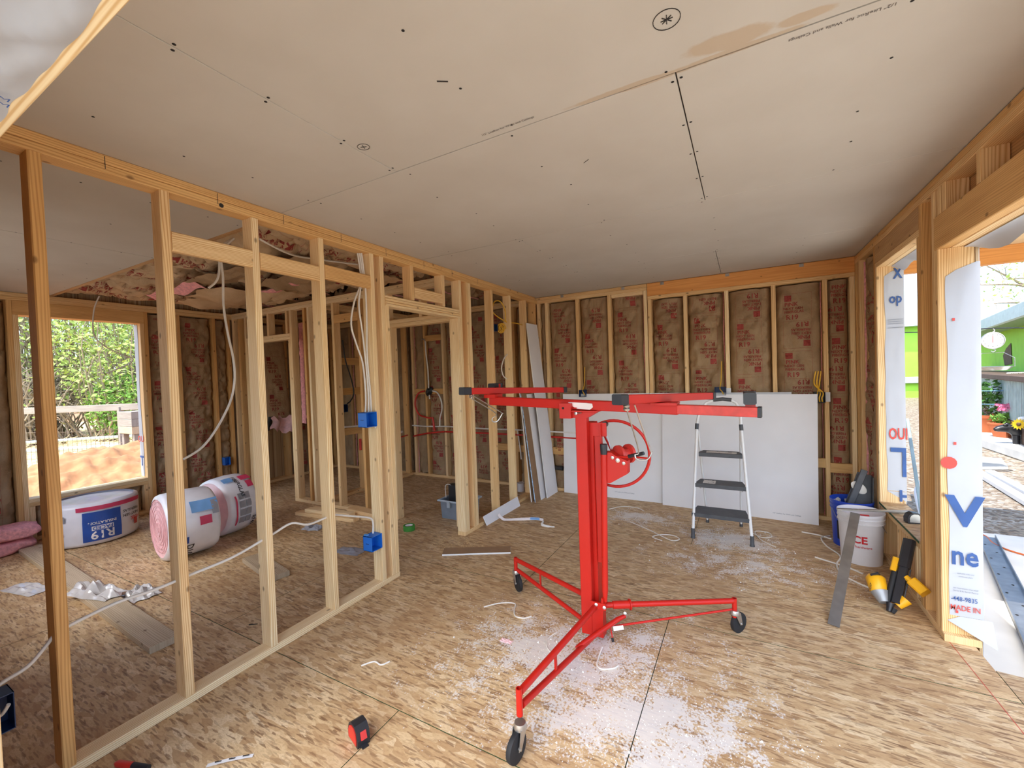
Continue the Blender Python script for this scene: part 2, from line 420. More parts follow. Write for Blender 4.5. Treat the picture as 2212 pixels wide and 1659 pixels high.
M['pex_r'] = plain('red_pex', lin(200, 44, 34), .35)
M['pvc'] = plain('white_pvc_pipe', lin(224, 222, 218), .35)
M['abs'] = plain('black_abs_pipe', lin(34, 34, 36), .4)
M['bucket_w'] = plain('white_hdpe', lin(222, 220, 220), .42, var=.04, spec=.5)
M['bucket_b'] = plain('blue_hdpe', lin(30, 66, 172), .4, var=.05, spec=.5)
M['print_red'] = plain('red_bucket_print', lin(198, 32, 40), .5)
M['print_white'] = plain('white_print', lin(232, 230, 228), .6)
M['print_black'] = plain('black_print', lin(28, 28, 30), .6)
M['yellow_tool'] = plain('yellow_tool_housing', lin(242, 178, 28), .4, var=.06)
M['silver_tool'] = plain('cast_grey_metal', lin(158, 160, 162), .45, .4, var=.1)
M['tape_red'] = plain('red_tool_housing', lin(204, 46, 36), .4)
M['green_tape'] = plain('green_masking_tape', lin(64, 140, 50), .7)
M['tub'] = plain('clear_grey_polypropylene', lin(122, 132, 142), .3, var=.1, spec=.6)
M['tub_lid'] = plain('translucent_tub_rim', lin(170, 178, 184), .3, var=.06)
M['concrete'] = plain('concrete', lin(222, 217, 206), .85, var=.1, scale=3, bmp=.3)
M['slab'] = plain('pale_slab_concrete', lin(150, 147, 140), .85, var=.06, scale=2, bmp=.3)
M['terracotta'] = plain('terracotta', lin(190, 104, 62), .8, var=.08, scale=6)
M['greenwall'] = plain('lime_green_stucco', lin(150, 208, 74), .85, var=.06, scale=3)
M['bluegrey'] = plain('pale_blue_grey_roof_metal', lin(174, 192, 188), .5, var=.08)
M['corr'] = plain('weathered_corrugated_steel', lin(150, 168, 166), .5, .3, var=.15, scale=5)
M['brown'] = plain('brown_timber', lin(92, 70, 54), .8, var=.15)
M['leaf'] = plain('green_leaf', lin(112, 156, 62), .6, var=.3, scale=6)
M['leaf_dk'] = plain('deep_green_leaf', lin(70, 112, 48), .6, var=.3, scale=6)
M['leaf_lt'] = plain('spring_green_leaf', lin(174, 196, 108), .6, var=.25, scale=5)
M['twig'] = plain('grey_twig', lin(150, 136, 118), .85, var=.2)
M['petal'] = plain('pink_petal', lin(220, 110, 146), .6, var=.25, scale=30)
M['petal_y'] = plain('yellow_petal', lin(246, 200, 40), .6)
M['straw'] = plain('dry_straw', lin(226, 200, 146), .9, var=.15, scale=9)
M['spiral'] = plain('rolled_pink_edge', lin(228, 176, 178), .9)
M['dirt'] = plain('red_brown_dirt', lin(160, 116, 80), .95, var=.28, scale=5, bmp=1.)
M['pig_black'] = plain('black_glazed_resin', lin(36, 36, 40), .35)
M['pig_white'] = plain('pale_glazed_resin', lin(214, 232, 236), .35)
M['porch'] = plain('porch_ceiling_board', lin(226, 198, 150), .7, var=.06)
M['hose'] = plain('orange_extension_cord', lin(214, 110, 52), .5)
M['clear'] = plain('crinkled_clear_film', lin(206, 204, 204), .15, var=.1, spec=.8)

def gravel_mat():
    m, nt, b = newmat('pea_gravel'); p = pos(nt)
    vo = N(nt, 'TexVoronoi', ins={'Vector': p, 'Scale': 26.0})
    sep = N(nt, 'SeparateColor', ins={0: vo.outputs['Color']}).outputs
    col = ramp(nt, sep[0], [(0, lin(100, 84, 68)), (.4, lin(136, 118, 98)), (.7, lin(154, 140, 120)), (1, lin(176, 166, 152))])
    nt.links.new(col, b.inputs['Base Color']); b.inputs['Roughness'].default_value = .85
    bump(nt, math_(nt, 'SUBTRACT', 1., vo.outputs['Distance']), b, .9, .02)
    return m
M['gravel'] = gravel_mat()

# ================================================================ STRUCTURE
H = 2.455
def S(name, label, cat, loc=(0, 0, 0)): return thing(name, loc, label, cat, kind='structure')

# ---- floor: OSB subfloor panels with green sealed edges
floor = S('floor', 'oriented strand board subfloor with green edged joints and white drywall dust', 'floor')
def floor_panel(x0, x1, y0, y1):
    g = .0018; mb = MB(); z0, z1 = -.019, 0.; x0 += g; x1 -= g; y0 += g; y1 -= g
    n = mb.add([(x0, y0, z0), (x1, y0, z0), (x1, y1, z0), (x0, y1, z0), (x0, y0, z1), (x1, y0, z1), (x1, y1, z1), (x0, y1, z1)])
    mb.face((n + 4, n + 5, n + 6, n + 7)); mb.face((n + 3, n + 2, n + 1, n))
    for a, b in ((0, 1), (1, 2), (2, 3), (3, 0)): mb.face((n + a, n + b, n + 4 + b, n + 4 + a), None, 1)
    ob('panel', mb, [M['osb'], M['green_edge']], floor)
ROWS = [(.13, 1.352, -1.384), (1.352, 2.586, -.419), (2.586, 3.806, -1.405), (3.806, 5.03, -.419)]
for y0, y1, xj in ROWS:
    xs = sorted(x for x in [xj + 2.438 * k for k in range(-4, 4)] if -6.34 < x < 1.02)
    ed = [-6.34] + xs + [1.02]
    for a, b in zip(ed[:-1], ed[1:]): floor_panel(a, b, y0, y1)
mb = MB(); mb.box((-6.36, .12, -.25), (1.02, 5.05, -.0215), 0); ob('subfloor_joists', mb, M['pine_dark'], floor)

# ---- boards
def bd(parent, name, lo, hi, mat='pine', c=.003):
    mb = MB(); mb.box(lo, hi, c); return ob(name, mb, M[mat], parent)

# ---- batts with printed kraft facing
def batt(parent, P, u0, u1, z0, z1, seed, mat='kraft', prints=True, bulge=.03, rough=1.25, off=-.042, pink=None, phase=0., name='insulation_batt', step=.035):
    W_ = u1 - u0
    def surf(u, z):
        t = (u - u0) / W_; e = min(t, 1 - t)
        d = off + bulge * (1 - (2 * t - 1) ** 2)
        d += rough * .016 * noise.noise(V((u * 6, z * 2.6, seed)))
        r1 = abs(noise.noise(V((u * 5 + z * 3, z * 6.5 - u * 4, seed + 9.1)))); r2 = abs(noise.noise(V((u * 11 - z * 2, z * 9, seed + 3.3))))
        d -= rough * .024 * max(0, 1 - r1 * 6) + rough * .014 * max(0, 1 - r2 * 5)
        ew = .09 + .06 * noise.noise(V((seed, z * 3.1, 2. if t < .5 else 7.)))
        if e < ew: d -= .05 * (1 - e / ew) ** 1.5
        return d
    mb = MB(); nu = max(8, int(W_ / .022)); nv = max(8, int((z1 - z0) / step))
    exact = surf; tab = [[exact(u0 + W_ * i / nu, z0 + (z1 - z0) * j / nv) for i in range(nu + 1)] for j in range(nv + 1)]
    def lay_on(u, z):
        a = min(max((u - u0) / W_, 0), .9999) * nu; b = min(max((z - z0) / (z1 - z0), 0), .9999) * nv; i, j = int(a), int(b); a -= i; b -= j
        return (tab[j][i] * (1 - a) + tab[j][i + 1] * a) * (1 - b) + (tab[j + 1][i] * (1 - a) + tab[j + 1][i + 1] * a) * b
    mb.grid(nu, nv, lambda a, b: P(u0 + a * W_, z0 + b * (z1 - z0), surf(u0 + a * W_, z0 + b * (z1 - z0))))
    o = ob(name, mb, M[mat], parent, smooth=80)
    if prints:
        mt = MB(); cx = u0 + W_ * .47; per = .56; bw = min(.115, W_ * .36)
        def at(x, y, flip=False):
            return lambda a, b: (P(x - a, y - b, lay_on(x - a, y - b) + .0045) if flip else P(x + a, y + b, lay_on(x + a, y + b) + .0045))
        def quad(a0, a1, b0, b1):
            k = max(1, int((a1 - a0) / .018)); l = max(1, int((b1 - b0) / .018))
            mt.grid(k, l, lambda s, t: P(a0 + s * (a1 - a0), b0 + t * (b1 - b0), lay_on(a0 + s * (a1 - a0), b0 + t * (b1 - b0)) + .0045))
        zt = z1 + phase
        while zt > z0 - .5:
            def ok(b): return z0 + .03 < b < z1 - .03
            L = cx - bw + .012; R_ = cx + bw - .012
            items = [('PINK', .050, .122, L + .056), ('NEXT GEN', .033, .156, L + .072), ('FIBERGLAS', .033, .190, L + .076), ('R19', .064, .252, L + .062)]
            if ok(zt - .075) and ok(zt - .015): quad(L, L + .058, zt - .076, zt - .018)
            for s, sz, dz, xx in items:
                if ok(zt - dz) and ok(zt - dz + sz): put_text(mt, s, sz, at(xx, zt - dz), .02)
            if ok(zt - .27): quad(L, R_, zt - .2695, zt - .268)
            for s, sz, dz, xx in items:
                if ok(zt - .535 + dz - sz) and ok(zt - .535 + dz): put_text(mt, s, sz, at(2 * cx - xx, zt - .535 + dz, True), .02)
            if ok(zt - .517) and ok(zt - .459): quad(R_ - .058, R_, zt - .517, zt - .459)
            for b in (zt - .003, zt - .534):
                if ok(b): quad(cx - bw, cx + bw, b - .0008, b + .0008)
            for a in (cx - bw, cx + bw):
                bb0, bb1 = max(z0 + .03, zt - .534), min(z1 - .03, zt - .003)
                if bb1 > bb0 + .05: quad(a - .0006, a + .0006, bb0, bb1)
            zt -= per
        if mt.f: ob('printed_lettering', mt, M['red_print'], o, kind='stuff')
    if pink:
        for side in pink:
            mp = MB(); uu = u0 if side < 0 else u1; sgn = -side
            mp.grid(2, int((z1 - z0) / .03), lambda a, b: P(uu + sgn * (.004 + a * (.007 + .012 * max(0, noise.noise(V((b * 5, seed, 4.)))))), z0 + b * (z1 - z0), off + .012 * math.sin(a * 3.1) + .006 * noise.noise(V((b * 40, a, seed)))))
            ob('pink_fiber_edge', mp, M['pink'], o, smooth=80)
    return o
PB = lambda y: (lambda u, z, d: V((u, y - d, z)))          # back wall seen from -y
PL = lambda x: (lambda u, z, d: V((x + d, u, z)))          # left wall, faces +x
PR = lambda x: (lambda u, z, d: V((x - d, -u, z)))         # right wall, faces -x (u = -y)

# ---- back wall (2x6), y 4.89 .. 5.03
wb = S('wall_back', 'open stud back wall filled with brown kraft faced insulation batts', 'wall')
YB, YB2 = 4.89, 5.03
for i, (a, b) in enumerate([(-2.303, -2.265), (-2.193, -2.155), (-1.784, -1.745), (-1.389, -1.349), (-.976, -.938), (-.931, -.893), (-.56, -.522), (-.163, -.125), (.249, .287), (.66, .698), (.862, .9)]):
    top = 2.379 if b < -.937 else 2.275
    bd(wb, 'stud', (a, YB, .038), (b, YB2, top), ('pine', 'pine_pale', 'pine')[i % 3])
bd(wb, 'bottom_plate', (-4.49, YB, 0), (.9, YB2, .038)); bd(wb, 'bottom_plate', (-6.2, YB, 0), (-4.58, YB2, .038))
bd(wb, 'top_plate', (-6.2, YB, 2.379), (-.937, YB2, 2.417)); bd(wb, 'top_plate', (-6.2, YB, 2.418), (-.937, YB2, H))
bd(wb, 'header_block', (-1.34, YB, 2.341), (-.98, YB2, 2.3785), 'pine_pale')
bd(wb, 'top_plate', (-.931, YB, 2.275), (.9, YB2, 2.313))
bd(wb, 'beam', (-.931, YB - .002, 2.314), (.9, YB2, H), 'glulam', .004)
for i, x in enumerate((-1.95, -1.2, -.77, -.13, .5)):
    mb = MB(); mb.box((x - .018, YB - .006, H - .035), (x + .018, YB - .002, H - .004), .001); mb.cyl((x, YB - .006, H - .02), (x, YB - .009, H - .02), .005, n=8)
    ob('metal_clip', mb, M['zinc'], wb)
for i, (a, b) in enumerate([(-4.45, -4.41), (-4.20, -4.162), (-3.86, -3.822), (-3.46, -3.422), (-3.06, -3.022), (-2.68, -2.642), (-2.44, -2.40)]):
    bd(wb, 'stud', (a, YB, .038), (b, YB2, 2.379), ('pine', 'pine_warm')[i % 2])
for a, b in [(-5.82, -5.78), (-5.4, -5.36), (-5.0, -4.96)]: bd(wb, 'stud', (a, YB, .038), (b, YB2, 2.379), 'pine_dark')
bays = [(-2.265, -2.193, 3, .0), (-2.155, -1.784, 1, .07), (-1.745, -1.389, 2, .22), (-1.349, -.976, 3, .44), (-.893, -.56, 4, .36), (-.522, -.163, 5, .4), (-.125, .249, 6, .3), (.287, .66, 7, -.02), (.698, .862, 8, .1)]
for a, b, sdd, ph in bays:
    batt(wb, PB(YB), a + .002, b - .002, .04, (2.378 if b < -.9 else 2.274) - .012, sdd * 3.7, phase=ph - .06, rough=1.8 if sdd in (4, 5) else 1.2, prints=sdd not in (3,) or b > -1.4, pink=((1,) if sdd % 2 else None))
for i, (a, b) in enumerate([(-4.41, -4.2), (-4.162, -3.86), (-3.822, -3.46), (-3.422, -3.06), (-3.022, -2.68), (-2.642, -2.44), (-5.78, -5.4), (-5.36, -5.0), (-6.2, -5.82), (-4.96, -4.58)]):
    batt(wb, PB(YB), a + .002, b - .002, .04, 2.37, 50 + i * 2.3, phase=.13 * i, pink=((-1,) if i % 3 == 0 else None), prints=b - a > .25 and i < 7)
for lo, hi in [((-4.162, YB, 2.03), (-3.86, YB + .038, 2.115)), ((-4.41, YB, 1.24), (-4.2, YB + .038, 1.32)), ((-4.162, YB, 1.24), (-3.86, YB + .038, 1.32)),
               ((-3.022, YB, .47), (-2.68, YB + .038, .56)), ((-2.642, YB, .46), (-2.44, YB + .038, .55)), ((-2.155, YB, .46), (-1.784, YB + .038, .55)), ((.287, YB, .5), (.66, YB + .038, .59)), ((.698, YB, .46), (.862, YB + .038, .55))]:
    bd(wb, 'blocking', lo, hi, 'pine_warm')
mb = MB(); mb.box((-6.36, YB2 + .002, -.2), (1.06, YB2 + .014, 2.7), 0); ob('sheathing', mb, M['osb_plain'], wb)

# ---- partition between the two rooms, x -2.384 .. -2.295
wp = S('wall_partition', 'bare pine stud partition with a framed doorway between the two rooms', 'wall')
XP0, XP1 = -2.384, -2.295
def pst(y0, y1, z0=.038, z1=2.379, mat='pine', name='stud', c=.004): return bd(wp, name, (XP0, y0, z0), (XP1, y1, z1), mat, c)
pst(.300, .338, mat='pine_dark')
pst(.522, .560, mat='pine_warm'); pst(.924, .962, mat='pine'); pst(1.328, 1.366, mat='pine_pale'); pst(1.734, 1.772, mat='pine_pale'); pst(2.142, 2.180, mat='pine_pale')
pst(2.235, 2.2725, mat='pine'); pst(2.273, 2.311, z1=2.025, mat='pine_pale', name='jack_stud')
pst(3.163, 3.2005, z1=2.025, mat='pine_pale', name='jack_stud'); pst(3.201, 3.239, mat='pine_pale'); pst(3.316, 3.3535, mat='pine'); pst(3.354, 3.392, mat='pine_pale')
pst(3.765, 3.803, mat='pine'); pst(4.156, 4.194, mat='pine_pale'); pst(4.549, 4.587, mat='pine'); pst(4.80, 4.847, mat='pine_warm')
bd(wp, 'bottom_plate', (XP0, .30, 0), (XP1, 2.311, .0375), 'pine_pale', .004); bd(wp, 'bottom_plate', (XP0, 3.163, 0), (XP1, 4.888, .0375), 'pine', .004)
bd(wp, 'top_plate', (XP0, .30, 2.379), (XP1, 4.888, 2.4165), 'pine_warm', .004); bd(wp, 'top_plate', (XP0, .30, 2.4175), (XP1, 2.95, H), 'pine_warm', .004); bd(wp, 'top_plate', (XP0, 2.953, 2.4175), (XP1, 4.83, H), 'pine_warm', .004)
for k in range(4):
    bd(wp, 'header', (XP0 + (.002 * (k % 2)), 2.2735, 2.026 + .02 * k), (XP1 + .006 - .005 * (k % 2), 3.2, 2.0445 + .02 * k), 'pine_pale', .004)
for y0, y1 in ((2.555, 2.593), (2.952, 2.990)): pst(y0, y1, 2.107, 2.379, 'pine', 'cripple_stud')
for y0, y1, z0, z1, mt in ((.963, 1.327, 2.113, 2.203, 'pine'), (1.367, 1.733, 2.110, 2.202, 'pine'), (1.773, 2.141, 2.132, 2.222, 'pine_warm'), (2.594, 2.951, 2.13, 2.216, 'pine')):
    bd(wp, 'blocking', (XP1 - .038, y0, z0), (XP1 + .001, y1, z1), mt, .006)
# pencil layout ticks and a drilled hole on the top plates
mb = MB()
for y in (.74, 1.165, 1.51, 1.905, 2.3, 2.72, 3.1, 3.52):
    mb.box((XP1 + .0005, y, 2.395), (XP1 + .0012, y + .0022, 2.447), 0)
for y, z in ((1.182, 2.392),): mb.cyl((XP1 + .0005, y, z), (XP1 + .0015, y, z), .011, n=14)
ob('pencil_layout_mark', mb, M['pencil'], wp, kind='stuff')

# ---- hallway wall along x at y 3.25 .. 3.339
wq = S('wall_hall', 'cross partition of studs and plates framing the closet and bathroom doorways', 'wall')
YQ0, YQ1 = 3.25, 3.339
def qst(x0, x1, z0=.038, z1=2.379, mat='pine', name='stud'): return bd(wq, name, (x0, YQ0, z0), (x1, YQ1, z1), mat, .003)
for i, (a, b) in enumerate([(-6.198, -6.16), (-6.06, -6.022), (-5.902, -5.864), (-4.918, -4.88), (-4.66, -4.622), (-4.58, -4.542), (-4.138, -4.10), (-3.71, -3.672), (-3.298, -3.26), (-2.422, -2.386)]):
    qst(a, b, mat=('pine', 'pine_warm', 'pine_pale')[i % 3])
for a, b in ((-5.863, -5.825), (-4.957, -4.919), (-3.259, -3.221), (-2.461, -2.423)): qst(a, b, z1=2.02, mat='pine_pale', name='jack_stud')
for a, b in ((-5.863, -4.919), (-3.259, -2.423)):
    bd(wq, 'header', (a, YQ0, 2.0205), (b, YQ1, 2.0585), 'pine_pale'); bd(wq, 'header', (a, YQ0, 2.0595), (b, YQ1, 2.098), 'pine_pale')
for a in (-5.78, -5.386, -5.0, -2.83): qst(a, a + .038, 2.099, 2.379, 'pine', 'cripple_stud')
bd(wq, 'bottom_plate', (-6.198, YQ0, 0), (-5.825, YQ1, .0375), 'pine_pale'); bd(wq, 'bottom_plate', (-4.957, YQ0, 0), (-3.221, YQ1, .0375), 'pine_pale')
bd(wq, 'top_plate', (-6.198, YQ0, 2.379), (-2.386, YQ1, 2.4165), 'pine_pale'); bd(wq, 'top_plate', (-6.198, YQ0, 2.4175), (-2.386, YQ1, H), 'pine_pale')
bd(wq, 'blocking', (-4.099, YQ0, 2.147), (-3.711, YQ0 + .038, 2.24), 'pine_warm')

# ---- bathroom side wall along y at x -4.58 .. -4.49
wr = S('wall_bath', 'dark stud wall with blocking between the closet and the bathroom', 'wall')
for i, y in enumerate((3.341, 3.62, 3.935, 4.36, 4.82)): bd(wr, 'stud', (-4.58, y, .038), (-4.491, y + .038, 2.379), ('pine_warm', 'pine')[i % 2])
bd(wr, 'bottom_plate', (-4.58, 3.341, 0), (-4.491, 4.888, .0375)); bd(wr, 'top_plate', (-4.58, 3.341, 2.379), (-4.491, 4.888, 2.4165)); bd(wr, 'top_plate', (-4.58, 3.341, 2.4175), (-4.491, 4.888, H))
for y0, y1, z in ((3.659, 3.934, 1.69), (3.659, 3.934, 1.30), (3.659, 3.934, .78)): bd(wr, 'blocking', (-4.53, y0, z), (-4.492, y1, z + .09), 'pine_warm')

# ---- left wall (2x6), x -6.34 .. -6.2, window y 1.29..2.235
wlft = S('wall_left', 'left exterior stud wall with an unglazed window opening and kraft batts', 'wall')
XL0, XL1 = -6.34, -6.2
def lst(y0, y1, z0=.038, z1=2.379, mat='pine_warm', name='stud'): return bd(wlft, name, (XL0, y0, z0), (XL1, y1, z1), mat)
for a, b in ((.30, .338), (.78, .818), (1.214, 1.2515), (2.274, 2.312), (2.60, 2.638), (3.005, 3.043), (3.19, 3.228), (3.6, 3.638), (4.0, 4.038), (4.4, 4.438), (4.85, 4.888)): lst(a, b)
for a, b in ((1.252, 1.2895), (2.2355, 2.2735)): lst(a, b, z1=2.24, mat='pine', name='jack_stud')
bd(wlft, 'header', (XL0, 1.252, 2.2405), (XL1, 2.2735, 2.378), 'pine_warm')
bd(wlft, 'sill_plate', (XL0, 1.29, .382), (XL1, 2.235, .42), 'pine_pale'); bd(wlft, 'sill_plate', (XL0, 1.29, .3435), (XL1, 2.235, .3815), 'pine')
for y in (1.291, 1.41, 1.7, 2.196): lst(y, y + .038, .038, .343, 'pine', 'cripple_stud')
bd(wlft, 'bottom_plate', (XL0, .30, 0), (XL1, 4.888, .0375)); bd(wlft, 'top_plate', (XL0, .30, 2.379), (XL1, 4.888, 2.4165), 'pine'); bd(wlft, 'top_plate', (XL0, .30, 2.4175), (XL1, 4.888, H), 'pine')
for i, (a, b) in enumerate(((.34, .78), (.82, 1.214), (2.312, 2.60), (2.638, 3.005), (3.043, 3.19), (3.228, 3.6))):
    batt(wlft, PL(XL1), a + .002, b - .002, .04, 2.36, 80 + i * 1.9, phase=.17 * i, rough=1.9 if i > 1 else 1.2, pink=(-1,), prints=b - a > .2, bulge=.03)
for i, (a, b) in enumerate(((4.038, 4.4), (4.438, 4.85))): batt(wlft, PL(XL1), a + .002, b - .002, .04, 2.36, 95 + i * 1.9, phase=.2 * i)
for i, (a, b) in enumerate(((1.33, 1.41), (1.45, 1.7), (1.74, 2.196))): batt(wlft, PL(XL1), a + .001, b - .001, .04, .34, 120 + i, prints=False)
# a batt hanging loose in the closet: kraft side to the room, torn pink at its foot
o = batt(wlft, lambda u, z, d: V((-6.17 + .1 * (2.3 - z) / 1.4 + d, u, z)), 3.58, 4.02, .93, 2.34, 131, mat='kraft_lt', phase=-.45, rough=.5, bulge=.04)
mb = MB(); mb.grid(10, 6, lambda a, b: V((-6.02 + .05 * math.sin(a * 9) + .03 * b, 3.62 + a * .34 + .03 * math.sin(b * 5), .98 - .16 * b - .1 * a * b + .03 * math.sin(a * 17))))
ob('torn_pink_end', mb, M['pink_lt'], o, smooth=80)
mb = MB(); mb.grid(4, 12, lambda a, b: V((-6.03 + .02 * math.sin(a * 5), 3.60 + a * .08 - b * .05, 1.0 - .2 * b)))
ob('torn_facing_flap', mb, M['abs'], o, smooth=80)
def wedge(a, b):
    return V((-4.70 - .10 * a + .015 * noise.noise(V((a * 4, b * 14, 1))), 3.42 + .20 * b ** 1.6 * 0 + .1 * a, 2.2 - 1.25 * b))
mb = MB(); mb.grid(6, 30, lambda a, b: V((-4.93 - .13 * a - .01 * b, 3.44 + .03 * a + .01 * noise.noise(V((a * 5, b * 22, 3))), 2.25 - 1.3 * b)))
ob('pink_batt_side', mb, M['pink'], wr, smooth=80)
mb = MB()
for lo, hi in (((-6.354, .14, -.2), (-6.342, 1.29, 2.7)), ((-6.354, 2.235, -.2), (-6.342, 5.03, 2.7)), ((-6.354, 1.29, -.2), (-6.342, 2.235, .42)), ((-6.354, 1.29, 2.24), (-6.342, 2.235, 2.7))): mb.box(lo, hi, 0)
ob('sheathing', mb, M['osb_plain'], wlft, kind='stuff')
# wrap folded round the window jamb of the left wall
mb = MB(); mb.grid(6, 30, lambda a, b: V((-6.36 + a * (.085 + .012 * math.sin(b * 9)), 2.2335 - .0015, .43 + b * 1.8)))
mb.grid(6, 30, lambda a, b: V((-6.36 + a * (.03 + .01 * math.sin(b * 7)), 1.2915, .43 + b * 1.8)), flip=True)
o = ob('house_wrap', mb, M['wrap'], wlft, smooth=60)
mt = MB(); put_text(mt, 'OU', .10, lambda a, b: V((-6.325 + a, 2.2305, .84 + b)), .02)
ob('red_lettering', mt, M['wrap_red'], o, kind='stuff')
mt = MB(); put_text(mt, 'T', .16, lambda a, b: V((-6.32 + a, 2.2305, .56 + b)), .03)
ob('blue_lettering', mt, M['wrap_blue'], o, kind='stuff')

# ---- right wall (2x6), x .9 .. 1.04: window y 3.333..4.185, wide door opening y < 3.03
wrt = S('wall_right', 'right exterior stud wall with window opening and wide door opening wrapped in white film', 'wall')
XR0, XR1 = .9, 1.04
def rst(y0, y1, z0=.038, z1=2.379, mat='pine', name='stud', x0=XR0, x1=XR1): return bd(wrt, name, (x0, y0, z0), (x1, y1, z1), mat)
rst(4.85, 4.888, mat='pine_warm'); rst(4.72, 4.758, mat='pine'); rst(4.224, 4.262, mat='pine_warm'); rst(4.1855, 4.2235, z1=2.205, mat='pine', name='jack_stud')
rst(3.2945, 3.3325, z1=2.205, mat='pine_warm', name='jack_stud'); rst(3.256, 3.294, mat='pine_warm')
rst(3.0305, 3.068, z1=2.065, mat='pine', name='jack_stud'); rst(3.0685, 3.106, mat='pine')
bd(wrt, 'bottom_plate', (XR0, 3.0, 0), (XR1, 4.888, .0375), 'pine')
bd(wrt, 'sill_plate', (XR0, 3.333, .355), (XR1, 4.185, .393), 'pine')
mb = MB(); mb.box((XR0 - .004, 3.334, .394), (XR1 + .01, 4.184, .4085), 0)
mb2 = MB(); mb2.box((XR0 - .006, 3.334, .3938), (XR0 - .0042, 4.184, .4087), 0)
ob('sill_panel', mb, M['osb_plain'], wrt); ob('green_sill_edge', mb2, M['green_edge'], wrt)
for y in (3.40, 3.74, 4.10): rst(y, y + .038, .038, .355, 'pine', 'cripple_stud')
bd(wrt, 'header', (XR0, 3.2945, 2.2055), (XR0 + .05, 4.2235, 2.245), 'pine'); bd(wrt, 'header', (XR0, 3.2945, 2.2455), (XR0 + .1, 4.2235, 2.3785), 'pine_dark')
bd(wrt, 'header', (XR0 + .051, 3.2945, 2.2055), (XR1, 4.2235, 2.245), 'pine_pale')
bd(wrt, 'header', (XR0 - .002, .30, 2.066), (XR0 + .05, 3.0675, 2.238), 'pine_warm', .004); bd(wrt, 'header', (XR0 + .052, .30, 2.066), (XR1, 3.0675, 2.12), 'pine')
for y in (2.985, 2.925, 2.565, 2.16, 1.75, 1.35): rst(y, y + .038, 2.2385, 2.3785, 'pine', 'cripple_stud', XR0, XR0 + .09)
bd(wrt, 'header_backer', (XR0 + .092, .30, 2.13), (XR0 + .12, 3.0675, 2.3785), 'pine_dark')
bd(wrt, 'top_plate', (XR0, .30, 2.379), (XR1, 4.888, 2.4165), 'pine'); bd(wrt, 'top_plate', (XR0, .30, 2.4175), (XR1, 4.888, H - .004), 'pine_warm')
batt(wrt, PR(XR0), -4.719, -4.263, .04, 2.36, 140, rough=1.6, pink=(-1, 1), bulge=.03, phase=-.2); batt(wrt, PR(XR0), -4.849, -4.759, .04, 2.36, 143, prints=False)
batt(wrt, PR(XR0 + .07), -3.255, -3.107, .04, 2.36, 146, mat='kraft_lt', prints=False, rough=.3)
mb = MB()
for lo, hi in (((1.042, 3.03, -.1), (1.054, 3.333, 2.7)), ((1.042, 4.185, -.1), (1.054, 5.03, 2.7)), ((1.042, 3.333, -.1), (1.054, 4.185, .40)), ((1.042, 3.333, 2.25), (1.054, 4.185, 2.7)), ((1.042, .14, 2.07), (1.054, 3.03, 2.7))): mb.box(lo, hi, 0)
ob('sheathing', mb, M['osb_plain'], wrt, kind='stuff')
mb = MB()
for lo, hi in (((1.0545, 3.03, -.1), (1.056, 3.333, 2.5)), ((1.0545, 4.185, -.1), (1.056, 5.03, 2.5)), ((1.0545, 3.333, -.1), (1.056, 4.185, .40)), ((1.0545, 3.333, 2.25), (1.056, 4.185, 2.5)), ((1.0545, .14, 2.07), (1.056, 3.03, 2.5))): mb.box(lo, hi, 0)
ob('outer_house_wrap', mb, M['wrap'], wrt, kind='stuff')
# wrap folded into the door jamb
def jamb(y, z0, z1, xin, seed, wav):
    def fn(a, b):
        z = z0 + b * (z1 - z0); xi = xin + wav * noise.noise(V((b * 6, seed, 0))) + (1.058 - xin) * .9 * max(0, (b - .965) / .035) ** 1.6
        x = 1.058 + (xi - 1.058) * (1 - a)
        return V((x, y - .002 - .004 * max(0, noise.noise(V((a * 3, b * 9, seed)))), z))
    return fn
mb = MB(); mb.grid(10, 60, jamb(3.03, .135, 1.98, .930, 2, .009))
mb.grid(8, 3, lambda a, b: V((.92 + a * (.17) + .05 * b * (1 - a), 3.026 - .05 * (1 - b) * a, .135 - (1 - b) * (.03 + .09 * a))))
wrapo = ob('house_wrap', mb, M['wrap'], wrt, smooth=60)
def jt(x, z, k=1.): return lambda a, b: V((x + a * k, 3.0215, z + b))
mt = MB(); put_text(mt, 'V', .215, jt(.99, .622), .035); put_text(mt, 'ne', .145, jt(.988, .412, .74), .02); ob('blue_lettering', mt, M['wrap_blue'], wrapo, kind='stuff')
mt = MB(); put_text(mt, 'MADE IN', .04, jt(.988, .168, .72), .01); mt.lathe([(.0, 0), (.032, 0)], (.932, 3.0215, .945), 14, axis=(0, -1, 0))
for z in (1.686, 1.041, .152): mt.box((.951, 3.021, z), (.961, 3.0222, z + .014), 0)
ob('red_lettering', mt, M['wrap_red'], wrapo, kind='stuff')
mt = MB(); put_text(mt, '-448-9835', .034, jt(.984, .218, .72), .005); ob('phone_number', mt, M['wrap_blue'], wrapo, kind='stuff')
mt = MB()
for z, s, t in ((.362, .011, 'applicable codes and'), (.346, .011, 'continuous plane'), (.283, .011, 'see requirements when install'), (.268, .011, 'Barrier & Air Barrier Material')): put_text(mt, t, s, jt(.99, z, .7))
ob('fine_print', mt, M['wrap_grey'], wrapo, kind='stuff')
